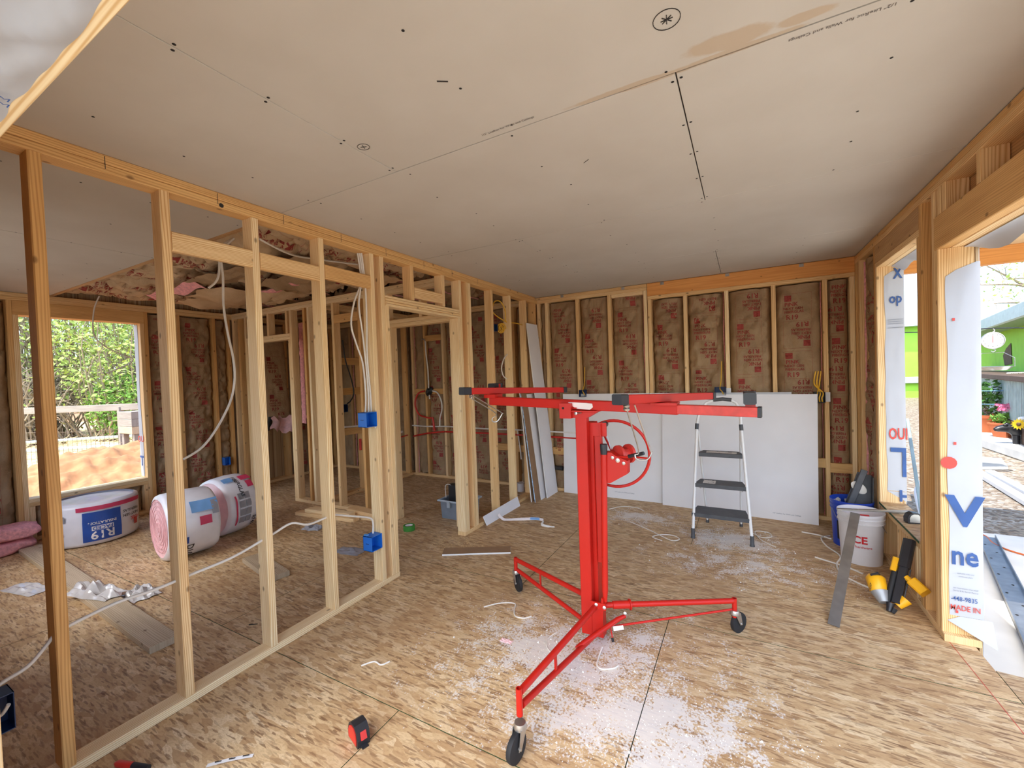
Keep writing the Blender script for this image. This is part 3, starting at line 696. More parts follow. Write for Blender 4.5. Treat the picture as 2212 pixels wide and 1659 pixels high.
# wrap in the window jamb
mb = MB(); mb.grid(8, 60, jamb(4.1855, .50, 2.19, .945, 5, .010)); mb.grid(6, 5, lambda a, b: V((.945 + .113 * a, 4.183 - .0 * b, .50 - .075 * a * (1 - b) - .004)))
wo2 = ob('house_wrap', mb, M['wrap'], wrt, smooth=60)
def jw(x, z, k=1.): return lambda a, b: V((x + a * k, 4.1765, z + b))
mt = MB(); put_text(mt, 'op', .105, jw(1.008, 1.927, .68), .02); put_text(mt, 'X', .11, jw(1.022, 2.11, .6), .03)
for x0, x1, z0, z1 in ((.966, 1.056, .80, .832), (1.033, 1.056, .613, .80), (1.015, 1.031, .424, .512), (1.031, 1.056, .455, .475)): mt.box((x0, 4.176, z0), (x1, 4.177, z1), 0)
ob('blue_lettering', mt, M['wrap_blue'], wo2, kind='stuff')
mt = MB(); put_text(mt, 'OUI', .12, jw(1.012, .898, .52), .02); ob('red_lettering', mt, M['wrap_red'], wo2, kind='stuff')
mt = MB()
for z in (1.80, 1.785, 1.77, 1.74): mt.box((.96, 4.1762, z), (1.05, 4.1768, z + .003), 0)
ob('fine_print', mt, M['wrap_grey'], wo2, kind='stuff')
# loose wrap hanging under the door header
mb = MB(); mb.grid(30, 8, lambda a, b: V((1.0 + .06 * b, .3 + a * 2.74, 2.064 - .004 - (.03 + .035 * math.sin(a * 19) ** 2) * b ** 2 * (1 if a < .985 else .3))))
ob('house_wrap', mb, M['wrap'], wrt, smooth=60)
mb = MB(); mb.grid(12, 6, lambda a, b: V((.985 + .075 * b, 3.335 + a * .84, 2.203 - (.012 + .03 * math.sin(a * 8) ** 2) * b)))
o = ob('house_wrap', mb, M['wrap'], wrt, smooth=60)

# ---- near wall with the opening the picture is taken through
wnr = S('wall_near', 'near exterior wall whose door header is wrapped in crumpled white film', 'wall')
bd(wnr, 'header', (-1.86, .158, 2.07), (.9, .298, 2.25), 'pine_pale', .002)
bd(wnr, 'jack_stud', (-1.835, .158, 0), (-1.797, .298, 2.069), 'pine_pale')
bd(wnr, 'stud', (-1.874, .158, 0), (-1.836, .298, 2.25), 'pine')
bd(wnr, 'top_plate', (-6.34, .158, 2.379), (.9, .298, 2.4165)); bd(wnr, 'top_plate', (-6.34, .158, 2.4175), (.9, .298, H - .002))
for x in (-1.4, -1.0, -.6, -.2, .2, .6): bd(wnr, 'cripple_stud', (x, .158, 2.251), (x + .038, .298, 2.3785))
for x in (-6.3, -5.9, -5.5, -3.2, -2.8, -2.42): bd(wnr, 'stud', (x, .158, .038), (x + .038, .298, 2.3785), 'pine_dark')
bd(wnr, 'bottom_plate', (-6.34, .158, 0), (-1.876, .298, .0375))
mb = MB()
for lo, hi in (((-3.4, .142, -.2), (-1.80, .1575, 2.7)), ((-6.36, .142, -.2), (-5.5, .1575, 2.7)), ((-5.5, .142, -.2), (-3.4, .1575, .75)), ((-5.5, .142, 2.2), (-3.4, .1575, 2.7)), ((-1.80, .142, 2.07), (1.05, .1575, 2.7))): mb.box(lo, hi, 0)  # gap before the left room is an added, unseen opening that lights it
ob('sheathing', mb, M['osb_plain'], wnr, kind='stuff')
def crump(a, b):
    x = -1.80 + a * 2.7; y = .13 + b * (.150 + .010 * noise.noise(V((x * 9, 0, 1))))
    z = 2.0685 - .022 * max(0, .5 + .9 * noise.noise(V((x * 11, y * 16, 3)))) * min(1, (1 - b) * 4) - .016 * abs(noise.noise(V((x * 23 + y * 9, y * 26, 8)))) * min(1, (1 - b) * 4)
    if b > .94: z = 2.069
    return V((x, y, z))
mb = MB(); mb.grid(150, 14, crump, flip=True); mb.grid(2, 2, lambda a, b: V((-1.80 + a * 2.7, .139, 2.06 + b * .5)))
mb.grid(20, 60, lambda a, b: V((-1.7955, .13 + a * .16, .02 + b * 2.03)))
wo3 = ob('house_wrap', mb, M['wrap'], wnr, smooth=70)
mt = MB()
put_text(mt, 'M', .022, lambda a, b: V((-1.255 + b, .258 + a, 2.0555)), .0); put_text(mt, 'M', .022, lambda a, b: V((-1.28 + b, .262 + a, 2.0555)), .0)
ob('blue_lettering', mt, M['wrap_blue'], wo3, kind='stuff')
mb = MB(); mb.grid(1, 12, lambda a, b: V((-1.7935, .27 + a * .02, .02 + b * .75)))
ob('blue_print_band', mb, M['bag_lblue'], wo3)

# ---- ceiling boards
ceil = S('ceiling', 'grey tan drywall ceiling boards with open joints and screw rows', 'ceiling')
def cpanel(x0, x1, y0, y1):
    g = .0022; mb = MB(); mb.box((x0 + g, y0 + g, H), (x1 - g, y1 - g, H + .0127), .0015)
    return ob('drywall_panel', mb, M['ceil'], ceil)
for y0, y1, xj in ((.30, 1.499, -1.408), (1.499, 2.70, -.177), (2.70, 3.90, -1.397), (3.90, 4.885, -.186)):
    cpanel(XP1 - .03, xj, y0, y1); cpanel(xj, .93, y0, y1)
cpanel(-6.2, -3.857, .30, 1.506); cpanel(-3.857, XP1 - .06, .30, 1.506)
bd(ceil, 'nailing_board', (-6.2, 1.507, H + .001), (-2.39, 1.545, H + .02), 'pine_dark')
mb = MB(); mb.box((-2.5, .3, H + .0135), (.93, 4.9, H + .02), 0); mb.box((-6.2, .3, H + .0135), (-2.5, 1.505, H + .02), 0); ob('backing', mb, M['hole'], ceil, kind='stuff')
mb = MB()
def dot(x, y, r=.0055): mb.lathe([(0, 0), (r, 0)], (x, y, H - .0008), 8, axis=(0, 0, -1))
for y0, y1, xj in ((.30, 1.499, -1.408), (1.499, 2.70, -.177), (2.70, 3.90, -1.397), (3.90, 4.885, -.186)):
    for k in range(5):
        y = y0 + .04 + (y1 - y0 - .08) * k / 4 + rnd.uniform(-.02, .02); dot(xj - .014, y + .008); dot(xj + .014, y)
    for k in range(-3, 3):
        x = xj + k * .61 + .0
        if k == 0 or not (-2.25 < x < .85): continue
        for t in (.02, .27, .5, .73, .97): dot(x + rnd.uniform(-.03, .03), y0 + (y1 - y0) * t + rnd.uniform(-.03, .03), .005)
for x in (-5.6, -5.0, -4.4, -3.85, -3.25, -2.7):
    for y in (.55, .8, 1.05, 1.3, 1.47): dot(x + rnd.uniform(-.02, .02), y + rnd.uniform(-.02, .02), .005)
ob('screw_dimple', mb, M['hole'], ceil, kind='stuff')
def cz(a, b): return V((a, b, H - .001))
mt = MB()
put_text(mt, '1/2" LiteRoc for Walls and Ceilings', .0175, lambda a, b: cz(.26 - a, 1.53 + b), .004)
put_text(mt, '1/2" LiteRoc for Walls and Ceilings', .0165, lambda a, b: cz(-.79 + a, 1.465 - b), .004)
TXTC = ob('ceiling_board_print', mt, M['ink'], ceil, kind='stuff')
def ringpts(cx, cy_, r, sx=1.): return [cz(cx + math.cos(t * .262) * r * sx, cy_ + math.sin(t * .262) * r) for t in range(25)]
mb = MB(); mb.tube(ringpts(-.168, 1.262, .036, 1.0), .0012, 4); mb.tube(ringpts(-1.366, 1.267, .022, 1.2), .0011, 4)
for a in (0., .8, 1.7, 2.5):
    mb.tube([cz(-.168 + math.cos(a) * .016, 1.262 + math.sin(a) * .016), cz(-.168 - math.cos(a) * .016, 1.262 - math.sin(a) * .016)], .0014, 4)
for a in (.4, 2.0): mb.tube([cz(-1.366 + math.cos(a) * .013, 1.267 + math.sin(a) * .013), cz(-1.366 - math.cos(a) * .013, 1.267 - math.sin(a) * .013)], .0013, 4)
mb.tube([cz(-.86, 1.12), cz(-.83, 1.14)], .0025, 4); mb.tube([cz(-.63, 1.9), cz(-.6, 1.88)], .0012, 4)
ob('pencil_mark', mb, M['pencil'], ceil, kind='stuff')

# ---- ceiling batts over the far left room, closet and bathroom
def PCx(u, z, d): return V((u, z, H + .002 - d))
k = 0
for x0 in (-6.19, -5.585, -4.98, -4.375, -3.77, -3.165):
    x1 = min(x0 + .60, -2.39)
    for y0, y1 in ((1.55, 3.27), (3.30, 4.88)):
        def PC(u, z, d, k=k): return V((u, z, H + .045 - d * 1.0 - .03 * noise.noise(V((u * 2, z * 2, k)))))
        o = batt(ceil, PC, x0, x1, y0, y1, 160 + k * 2.1, mat='kraft_lt' if y0 < 3 else 'kraft', rough=2.6, bulge=.06, off=-.04, phase=.1 * k, pink=((1,) if k % 2 else None), step=.03)
        k += 1
# drooping torn facing
mb = MB(); mb.grid(14, 10, lambda a, b: V((-5.15 + .75 * a, 2.22 + .5 * b + .05 * math.sin(a * 8), H - .02 - .09 * math.sin(a * 3.1) * math.sin(b * 2.6) + .02 * noise.noise(V((a * 6, b * 6, 1))))))
ob('drooping_facing', mb, M['kraft_lt'], ceil, smooth=80)
mb = MB(); mb.grid(20, 4, lambda a, b: V((-5.35 + 1.0 * a, 1.98 + .1 * b, H - .015 - .05 * b - .02 * math.sin(a * 13))))
ob('exposed_pink_fiber', mb, M['pink'], ceil, smooth=80)
mb = MB(); mb.grid(10, 5, lambda a, b: V((-4.3 + .7 * a, 2.5 + .12 * b + .04 * math.sin(a * 5), H - .02 - .06 * b * (1 - b) - .02 * math.sin(a * 9))))
ob('exposed_pink_fiber', mb, M['pink'], ceil, smooth=80)

for i, (x, y, wx, wy, dz) in enumerate(((-3.7, 2.55, .8, .42, .10), (-4.5, 2.75, .7, .4, .12), (-3.2, 2.2, .6, .35, .08), (-5.4, 2.6, .6, .5, .10), (-4.0, 2.05, .9, .25, .05), (-3.1, 2.9, .5, .4, .12))):
    mb = MB(); mb.grid(16, 10, lambda a, b: V((x + wx * (a - .5), y + wy * (b - .5) + .06 * noise.noise(V((a * 4, i, b))), H - .02 - dz * max(0, math.sin(a * 3.1) * math.sin(b * 3.1)) * (.6 + .8 * noise.noise(V((a * 3, b * 3, i * 3.)))) + .02 * noise.noise(V((a * 9, b * 9, i))))))
    ob('drooping_facing', mb, M['kraft_lt' if i % 2 else 'kraft'], ceil, smooth=50)
# ---- roof over everything, and the porch on the right
roof = S('roof', 'roof deck over the rooms and the side porch', 'roof')
bd(roof, 'roof_deck', (-6.6, .02, 2.72), (1.06, 5.3, 2.80), 'pine_dark', 0); bd(roof, 'sun_block_eave', (-6.6, -.62, 2.70), (-1.95, .018, 2.80), 'pine_dark', 0)  # the eave is added out of view to keep sun off the left room floor
mb = MB(); mb.box((1.062, 3.1, 2.50), (3.6, 5.62, 2.515), 0); ob('porch_ceiling', mb, M['porch'], roof)
bd(roof, 'porch_beam', (1.062, 5.50, 2.345), (3.6, 5.59, 2.499), 'glulam'); bd(roof, 'porch_beam', (3.5, 3.1, 2.345), (3.59, 5.49, 2.499), 'glulam')
bd(roof, 'porch_post', (3.5, 5.50, -.2), (3.59, 5.59, 2.344), 'pine'); bd(roof, 'porch_roof_deck', (1.062, 3.1, 2.52), (3.7, 5.7, 2.60), 'pine_dark', 0)

# ================================================================ THINGS
def wire(name, pts, r, mat, label, cat='cable', k=6, group=None, parent=None, kind=None, flat=1.0, n=7):
    mb = MB(); mb.tube(smooth_pts(pts, k), r, n, flat=flat); return ob(name, mb, M[mat], parent, label, cat, group, kind, smooth=60)

# ---- drywall panel lift
lift = thing('drywall_lift', (-.79, 2.24, 0), 'red steel drywall panel lift on three casters in the middle of the room', 'lift')
def lp(name, mb, mat='red', parent=lift, label=None, smooth=40): return ob(name, mb, M[mat] if isinstance(mat, str) else [M[x] for x in mat], parent, label, smooth=smooth)
lp('mast', MB().box((-.824, 2.2, .03), (-.760, 2.25, 1.245), .004))
ms = lp('mast_section', MB().box((-.815, 2.252, .05), (-.738, 2.33, 1.205), .004))
ch = MB(); ch.box((-.737, 2.262, .42), (-.693, 2.268, 1.20), .001); ch.box((-.697, 2.232, .42), (-.692, 2.268, 1.20), .001); ch.box((-.742, 2.252, 1.13), (-.665, 2.260, 1.205), .001)
lp('winch_channel', ch)
mb = MB(); mb.cyl((-.678, 2.255, 1.195), (-.678, 2.285, 1.195), .016, n=14); lp('pulley', mb, 'dkplast')
lp('handle_tube', MB().tube([(-.686, 2.205, .235), (-.684, 2.203, .30), (-.667, 2.2, 1.06)], [.010, .0165, .0165], 14))
lp('handle_cap', MB().lathe([(0, 0), (.0175, 0), (.0205, .045), (.019, .055), (0, .056)], (-.667, 2.2, 1.042), 16), 'dkplast')
wch = lp('winch_housing', MB().poly([(-.686, 2.205, .887), (-.640, 2.205, .886), (-.545, 2.205, .945), (-.543, 2.205, 1.012), (-.61, 2.205, 1.038), (-.628, 2.205, 1.052), (-.686, 2.205, 1.052)], .055, (0, 1, 0)))
mb = MB()
for x, z, r in ((-.622, 1.026, .009), (-.594, 1.013, .0115), (-.563, 1.0, .009)): mb.lathe([(r, 0), (r, .004), (r * .55, .005), (r * .5, .009), (0, .0095)], (x, 2.205, z), 12, axis=(0, -1, 0))
lp('winch_bolt', mb, 'zinc', wch)
mb = MB(); mb.cyl((-.61, 2.262, 1.03), (-.60, 2.275, 1.03), .052, n=24); mb.cyl((-.60, 2.275, 1.03), (-.57, 2.32, 1.03), .03, n=20); mb.cyl((-.57, 2.32, 1.03), (-.56, 2.333, 1.03), .052, n=24); lp('winch_drum', mb, 'red_worn', wch)
cw, rw = V((-.652, 2.36, 1.018)), .188
whl = lp('hand_wheel', MB().tube([cw + V((math.cos(t * math.pi / 24) * rw, .02 * math.cos(t * math.pi / 24), math.sin(t * math.pi / 24) * rw)) for t in range(48)], .0085, 8, closed=True))
mb = MB()
for a in (118, -5, 240): mb.tube([cw + V((0, -.03, 0)), cw + V((math.cos(math.radians(a)) * rw, 0, math.sin(math.radians(a)) * rw))], .006, 6)
mb.cyl(cw + V((0, -.05, 0)), cw + V((0, .02, 0)), .016, n=12); lp('wheel_spoke', mb, 'red', whl)
lp('brake_lever', MB().tube([(-.60, 2.22, 1.03), (-.54, 2.20, 1.036), (-.50, 2.19, 1.044)], .006, 8))
lp('lever_grip', MB().tube([(-.535, 2.20, 1.039), (-.452, 2.17, 1.066)], .0095, 10), 'dkplast')
lp('lift_cable', MB().tube([(-.678, 2.262, 1.18), (-.645, 2.258, 1.06)], .002, 6), 'zinc')
# head
mb = MB(); mb.box((-.902, 2.162, 1.235), (-.835, 2.238, 1.318), .002); lp('tilt_bracket', mb)
mb = MB(); mb.poly([(-.835, 2.19, 1.272), (-.835, 2.19, 1.236), (-.755, 2.19, 1.236), (-.69, 2.19, 1.272)], .06, (0, 1, 0)); mb.box((-.90, 2.172, 1.270), (-.69, 2.252, 1.278), .001); lp('head_plate', mb)
mb = MB(); mb.lathe([(.009, 0), (.009, .006), (0, .008)], (-.812, 2.186, 1.262), 10, axis=(0, -1, 0)); mb.cyl((-.812, 2.19, 1.262), (-.78, 2.178, 1.266), .004, n=8); lp('tilt_pin', mb, 'zinc')
mb = MB(); mb.lathe([(.007, 0), (.007, .0006), (0, .0006)], (-.878, 2.1618, 1.292), 10, axis=(0, -1, 0)); lp('bracket_hole', mb, 'hole')
def barp(x): return V((x, 2.215 - .126 * (x + .80), 1.303 - (.0355 * (x + .8) if x < -.8 else .0185 * (x + .8))))
lp('cross_bar', MB().board(barp(-1.42), barp(-.28), .05, .052, (0, 0, 1), .004))
ext = lp('bar_extension', MB().board(barp(-.30), barp(.055), .042, .044, (0, 0, 1), .003), 'red_worn')
lp('end_cap', MB().board(barp(.05), barp(.064), .045, .047, (0, 0, 1), .003), 'dkplast', ext)
st = MB(); e0 = barp(-.86); e1 = barp(-.70)
st.poly([e0 + V((0, -.0256, .017)), e0 + V((.022, -.0256, -.016)), e1 + V((-.03, -.0256, -.018)), e1 + V((-.012, -.0256, -.004)), e1 + V((-.016, -.0256, .015)), e1 + V((-.05, -.0256, .019))], .0008, (0, -1, 0)); lp('torn_sticker', st, 'sticker')
def arm(p0, p1):
    p0, p1 = V(p0), V(p1); d = (p1 - p0).normalized()
    a = lp('support_arm', MB().board(p0, p1, .040, .040, (0, 0, 1), .003))
    lp('arm_cap', MB().board(p0 - d * .012, p0 + d * .05, .046, .046, (0, 0, 1), .005), 'dkplast', a)
    lp('arm_cap', MB().board(p1 - d * .03, p1 + d * .012, .046, .046, (0, 0, 1), .005), 'dkplast', a)
    return a
aL = arm((-1.465, 2.045, 1.399), (-1.229, 3.055, 1.355)); aR = arm((-.466, 1.762, 1.366), (-.176, 2.824, 1.316))
mb = MB(); mb.box((-1.44, 2.235, 1.346), (-1.36, 2.33, 1.367), .002); lp('arm_pivot', mb, 'red', aL)
mb = MB(); mb.box((-.40, 2.10, 1.315), (-.28, 2.22, 1.326), .002); lp('arm_pivot', mb, 'red', aR)
mb = MB()
mb.tube([aa for aa in smooth_pts([(-1.455, 2.115, 1.37), (-1.462, 2.125, 1.352), (-1.418, 2.335, 1.240), (-1.447, 2.338, 1.208), (-1.445, 2.336, 1.185), (-1.418, 2.352, 1.186), (-1.388, 2.368, 1.236), (-1.392, 2.36, 1.243), (-1.442, 2.12, 1.366)], 4)], .0032, 6)
lp('panel_hook', mb, 'zinc', aL); lp('hook_spring', MB().lathe([(.011, 0), (.013, .006), (.010, .012), (.013, .018), (.009, .026)], (-1.452, 2.112, 1.352), 12), 'zinc', aL)
mb = MB()
mb.tube(smooth_pts([(-.443, 1.812, 1.342), (-.443, 1.822, 1.31), (-.434, 1.975, 1.118), (-.450, 1.972, 1.095), (-.44, 1.973, 1.074), (-.40, 1.998, 1.072), (-.382, 2.008, 1.106), (-.388, 2.0, 1.118), (-.424, 1.875, 1.335)], 4), .0034, 6)
lp('panel_hook', mb, 'zinc', aR); lp('hook_spring', MB().lathe([(.012, 0), (.015, .007), (.011, .014), (.015, .021), (.010, .03)], (-.444, 1.812, 1.315), 12), 'zinc', aR)
for (x, y0, y1, z, px_) in ((.02, 2.06, 2.185, 1.348, 0), (-1.44, 2.325, 2.44, 1.408, 1)):
    e = lp('end_support', MB().box((x - .02, y0 + .02, z - .022), (x + .02, y1 - .02, z + .022), .003))
    lp('support_cap', MB().box((x - .025, y0, z - .026), (x + .025, y0 + .055, z + .026), .006), 'dkplast', e)
    lp('support_cap', MB().box((x - .025, y1 - .03, z - .026), (x + .025, y1, z + .026), .006), 'dkplast', e)
    lp('support_post', MB().box((x - .018, (y0 + y1) / 2 - .012, z - .05), (x + .022, (y0 + y1) / 2 + .012, z - .021), .001), 'red_worn', e)
# legs
def caster(leg, x, y, ang):
    d = V((math.cos(ang), math.sin(ang), 0)); nrm = V((-d.y, d.x, 0)); c = V((x, y, .056)) + d * .03
    k = lp('caster', MB().lathe([(0, .135), (.022, .135), (.026, .122), (.026, .112), (.018, .105), (0, .105)], (x, y, 0), 16), 'zinc', leg)
    f = MB()
    for s in (-1, 1):
        f.poly([V((x, y, .12)) + nrm * s * .018 - d * .018, V((x, y, .12)) + nrm * s * .018 + d * .024, c + nrm * s * .018 + d * .009 - V((0, 0, .006)), c + nrm * s * .018 - d * .009 - V((0, 0, .006))], .0025, nrm * s)
    f.cyl(c - nrm * .024, c + nrm * .024, .005, n=8)
    w = MB(); w.lathe([(.0, -.012), (.044, -.012), (.0545, -.010), (.056, -.004), (.056, .004), (.0545, .010), (.044, .012), (0, .012)], c, 28, axis=nrm)
    return k, f, w, c
def leg(up0, up1, lo0, lo1, post, ang, thin=.0135, strut=True):
    l = lp('leg', MB().tube([up0, V(up0).lerp(V(up1), .04), up1], [.016, .0155, .0145], 12))
    lp('lower_rail', MB().tube([lo0, lo1], thin, 12), 'red', l)
    lp('caster_post', MB().lathe([(.009, .006), (.013, .006), (.013, -.10), (0, -.10)], V(post), 14), 'red', l)
    if strut:
        a = V(up0).lerp(V(up1), .62); b = V(lo0).lerp(V(lo1), .62); lp('strut', MB().box((min(a.x, b.x) - .004, min(a.y, b.y) - .006, b.z), (max(a.x, b.x) + .004, max(a.y, b.y) + .006, a.z), .001), 'red', l)
    k, f, w, c = caster(l, post[0], post[1], ang)
    ob('caster_fork', f, M['zinc'], l, smooth=30); ob('wheel', w, M['rubber'], l, smooth=40)
    return l
legA = leg((-.735, 2.19, .205), (-.79, 1.41, .248), (-.735, 2.19, .055), (-.79, 1.42, .188), (-.79, 1.40, .262), -1.7)
legB = leg((-.735, 2.215, .197), (-.078, 2.598, .186), (-.66, 2.24, .085), (-.085, 2.6, .135), (-.072, 2.602, .195), .96, .006, False)
legC = leg((-.81, 2.26, .212), (-1.40, 2.512, .208), (-.81, 2.26, .055), (-1.40, 2.515, .138), (-1.41, 2.516, .215), -.65)
lp('brace', MB().tube([(-.60, 2.285, .135), (-.63, 2.25, .128), (-.745, 2.02, .10), (-.768, 1.97, .095)], [.010, .0135, .0135, .010], 10))
lp('leg_sleeve', MB().tube([(-.66, 2.258, .196), (-.58, 2.305, .194)], .021, 16), 'red', legB); lp('sleeve_collar', MB().tube([(-.581, 2.304, .194), (-.575, 2.308, .194)], .029, 16), 'red', legB)
mb = MB(); mb.box((-.70, 2.18, .185), (-.69, 2.26, .26), .001); mb.box((-.76, 2.175, .20), (-.675, 2.185, .235), .001); mb.poly([(-.76, 2.2, .03), (-.70, 2.2, .03), (-.70, 2.2, .20), (-.76, 2.2, .20)], .06, (0, 1, 0)); lp('base_bracket', mb)
for p in ((-.682, 2.174, .218), (-.728, 2.178, .222), (-.728, 2.172, .068), (-.597, 2.272, .157)):
    mb = MB(); mb.lathe([(.009, 0), (.009, .006), (.004, .008), (0, .008)], p, 10, axis=(0.2, -1, .3)); lp('leg_bolt', mb, 'zinc')
mb = MB(); mb.poly([(-.652, 2.22, .098), (-.600, 2.235, .110), (-.594, 2.228, .092), (-.645, 2.212, .079)], .001, (0, -1, 0)); lp('paper_tag', mb, 'sticker')
lp('lock_lever', MB().tube([(-.665, 2.22, .09), (-.645, 2.19, .04)], .004, 6)); lp('lever_tip', MB().tube([(-.65, 2.195, .05), (-.643, 2.186, .034)], .007, 8), 'rubber')

# ---- step ladder
lad = thing('step_ladder', (-.19, 4.15, 0), 'white three step folding stool ladder with charcoal treads in front of drywall sheets', 'step ladder')
def dp(name, mb, mat, parent=lad, smooth=40): return ob(name, mb, M[mat], parent, smooth=smooth)
FL, FR = V((-.42, 3.95, .04)), V((.032, 3.95, .04))
rail = [FL, V((-.378, 4.10, .99)), V((-.368, 4.115, 1.05)), V((-.345, 4.125, 1.12)), V((-.30, 4.135, 1.175)), V((-.235, 4.14, 1.20)), V((-.17, 4.14, 1.206)), V((-.11, 4.14, 1.20)), V((-.065, 4.135, 1.175)), V((-.04, 4.125, 1.12)), V((-.033, 4.115, 1.05)), V((-.032, 4.10, .99)), FR]
dp('front_rail', MB().tube(rail, .0125, 12), 'white_paint')
dp('top_grip', MB().tube([V((-.245, 4.14, 1.199)), V((-.17, 4.14, 1.208)), V((-.10, 4.14, 1.199))], .0165, 12), 'grey_plast')
for p, q in (((-.378, 4.10, .99), (-.3815, 4.09, .94)), ((-.032, 4.10, .99), (-.0285, 4.09, .94))):
    dp('rail_joint', MB().tube([p, q], .016, 12), 'grey_plast')
for p in (FL, FR): dp('foot', MB().lathe([(0, .045), (.0155, .045), (.016, -.02), (.020, -.04), (0, -.04)], p, 12), 'grey_plast')
for xa, xb in ((-.372, -.335), (-.036, -.05)):
    dp('rear_leg', MB().tube([V((xa, 4.105, .93)), V((xb, 4.40, .03))], .010, 10), 'white_paint')
    dp('foot', MB().lathe([(0, .04), (.013, .04), (.015, -.028), (0, -.03)], V((xb, 4.405, .03)), 10), 'grey_plast')
for z, x0, x1, y0, dpt in ((.705, -.358, -.034, 4.045, .15), (.44, -.388, -.012, 4.0, .19), (.185, -.42, .008, 3.965, .23)):
    sm = MB(); sm.poly([(x0 - .008, y0, z), (x1 + .008, y0, z), (x1 + .008, y0 + .05, z), (x1 - .02, y0 + dpt, z), (x0 + .02, y0 + dpt, z), (x0 - .008, y0 + .05, z)], .032, (0, 0, 1))
    t = dp('tread', sm, 'grey_plast')
    if z > .4:
        pm = MB(); pm.grid(16, 6, lambda a, b: V((x0 + .05 + a * (.24 if z > .6 else .10), y0 + .03 + b * (dpt - .07), z + .0325 + .0015 * noise.noise(V((a * 7, b * 5, z))))))
        ob('compound_splatter', pm, M['plaster'], t, smooth=60)
for s, x in ((-1, -.385), (1, -.025)): dp('spreader', MB().tube([V((x, 4.02, .45)), V((x + .01 * s * -1, 4.28, .36))], .005, 6), 'white_paint')

# ---- drywall sheets and offcuts
def slab(name, q0, q1, q2, q3, th, nrm, mats, label, cat='drywall', group=None):
    """q0..q3 face outline; nrm points away from the face into the sheet"""
    nrm = V(nrm).normalized(); mb = MB(); n = mb.add([V(q) for q in (q0, q1, q2, q3)] + [V(q) + nrm * th for q in (q0, q1, q2, q3)])
    mb.face((n, n + 1, n + 2, n + 3), None, 0); mb.face((n + 7, n + 6, n + 5, n + 4), None, 1)
    for i in range(4): mb.face((n + i, n + 4 + i, n + 4 + (i + 1) % 4, n + (i + 1) % 4), None, 2)
    return ob(name, mb, [M[m] for m in mats], None, label, cat, group)
FACE = ('drywall', 'drywall_back', 'drywall_core')
s1 = slab('drywall_sheet', (-1.99, 4.852, 0), (.40, 4.852, 0), (.40, 4.874, 1.225), (-1.975, 4.874, 1.225), .0127, (0, 1, -.02), FACE, 'white drywall sheet behind the other one, its free end left of the lift mast')
s2 = slab('drywall_sheet', (-.812, 4.80, 0), (.576, 4.71, 0), (.592, 4.766, 1.21), (-.796, 4.856, 1.21), .0127, (.03, 1, -.08), FACE, 'white drywall sheet standing behind the step ladder')
mt = MB()
put_text(mt, '1/2" LiteRoc for Walls and Ceilings', .016, lambda a, b: V((-1.24 + a, 4.8515, .07 + b)), .003); ob('edge_print', mt, M['wrap_grey'], s1, kind='stuff')
mt = MB()
put_text(mt, '1/2" LiteRoc for Walls and Ceilings', .016, lambda a, b: V((.33 + a, 4.7265 - .065 * a, .06 + b)), .003); ob('edge_print', mt, M['wrap_grey'], s2, kind='stuff')
slab('drywall_strip', (-2.081, 4.547, 0), (-2.075, 4.847, 0), (-2.268, 4.807, 2.103), (-2.268, 4.524, 2.10), .0127, (-1, 0, -.1), FACE, 'tall white drywall strip leaning on the partition, foremost of the strips')
slab('drywall_strip', (-2.180, 4.325, 0), (-2.180, 4.62, 0), (-2.278, 4.60, 1.27), (-2.278, 4.31, 1.27), .0127, (-1, 0, -.1), ('drywall_back', 'drywall', 'drywall_core'), 'short drywall strip leaning closest to the partition studs, seen on its white edge')
slab('drywall_strip', (-2.136, 4.335, 0), (-2.136, 4.50, 0), (-2.266, 4.48, 1.26), (-2.266, 4.31, 1.26), .0127, (-1, 0, -.1), ('drywall_back', 'drywall', 'drywall_tape'), 'short drywall strip leaning with its brown back showing and blue taped edge')
slab('drywall_strip', (-2.118, 4.46, 0), (-2.118, 4.64, 0), (-2.250, 4.62, 1.25), (-2.250, 4.44, 1.25), .0127, (-1, 0, -.1), FACE, 'short drywall strip with pale face between the brown strip and the tall strip')
slab('drywall_offcut', (-2.258, 3.48, .001), (-2.246, 4.16, .001), (-2.284, 4.17, .10), (-2.286, 3.455, .095), .0127, (-.25, 0, -1), FACE, 'small pale drywall offcut propped against the partition bottom plate')
slab('drywall_offcut', (-2.228, 2.728, .0135), (-1.728, 3.002, .0135), (-1.787, 3.109, .0135), (-2.292, 2.841, .0135), .0127, (0, 0, -1), ('drywall_back', 'drywall', 'drywall_core'), 'narrow drywall offcut lying brown side up on the floor near the doorway')

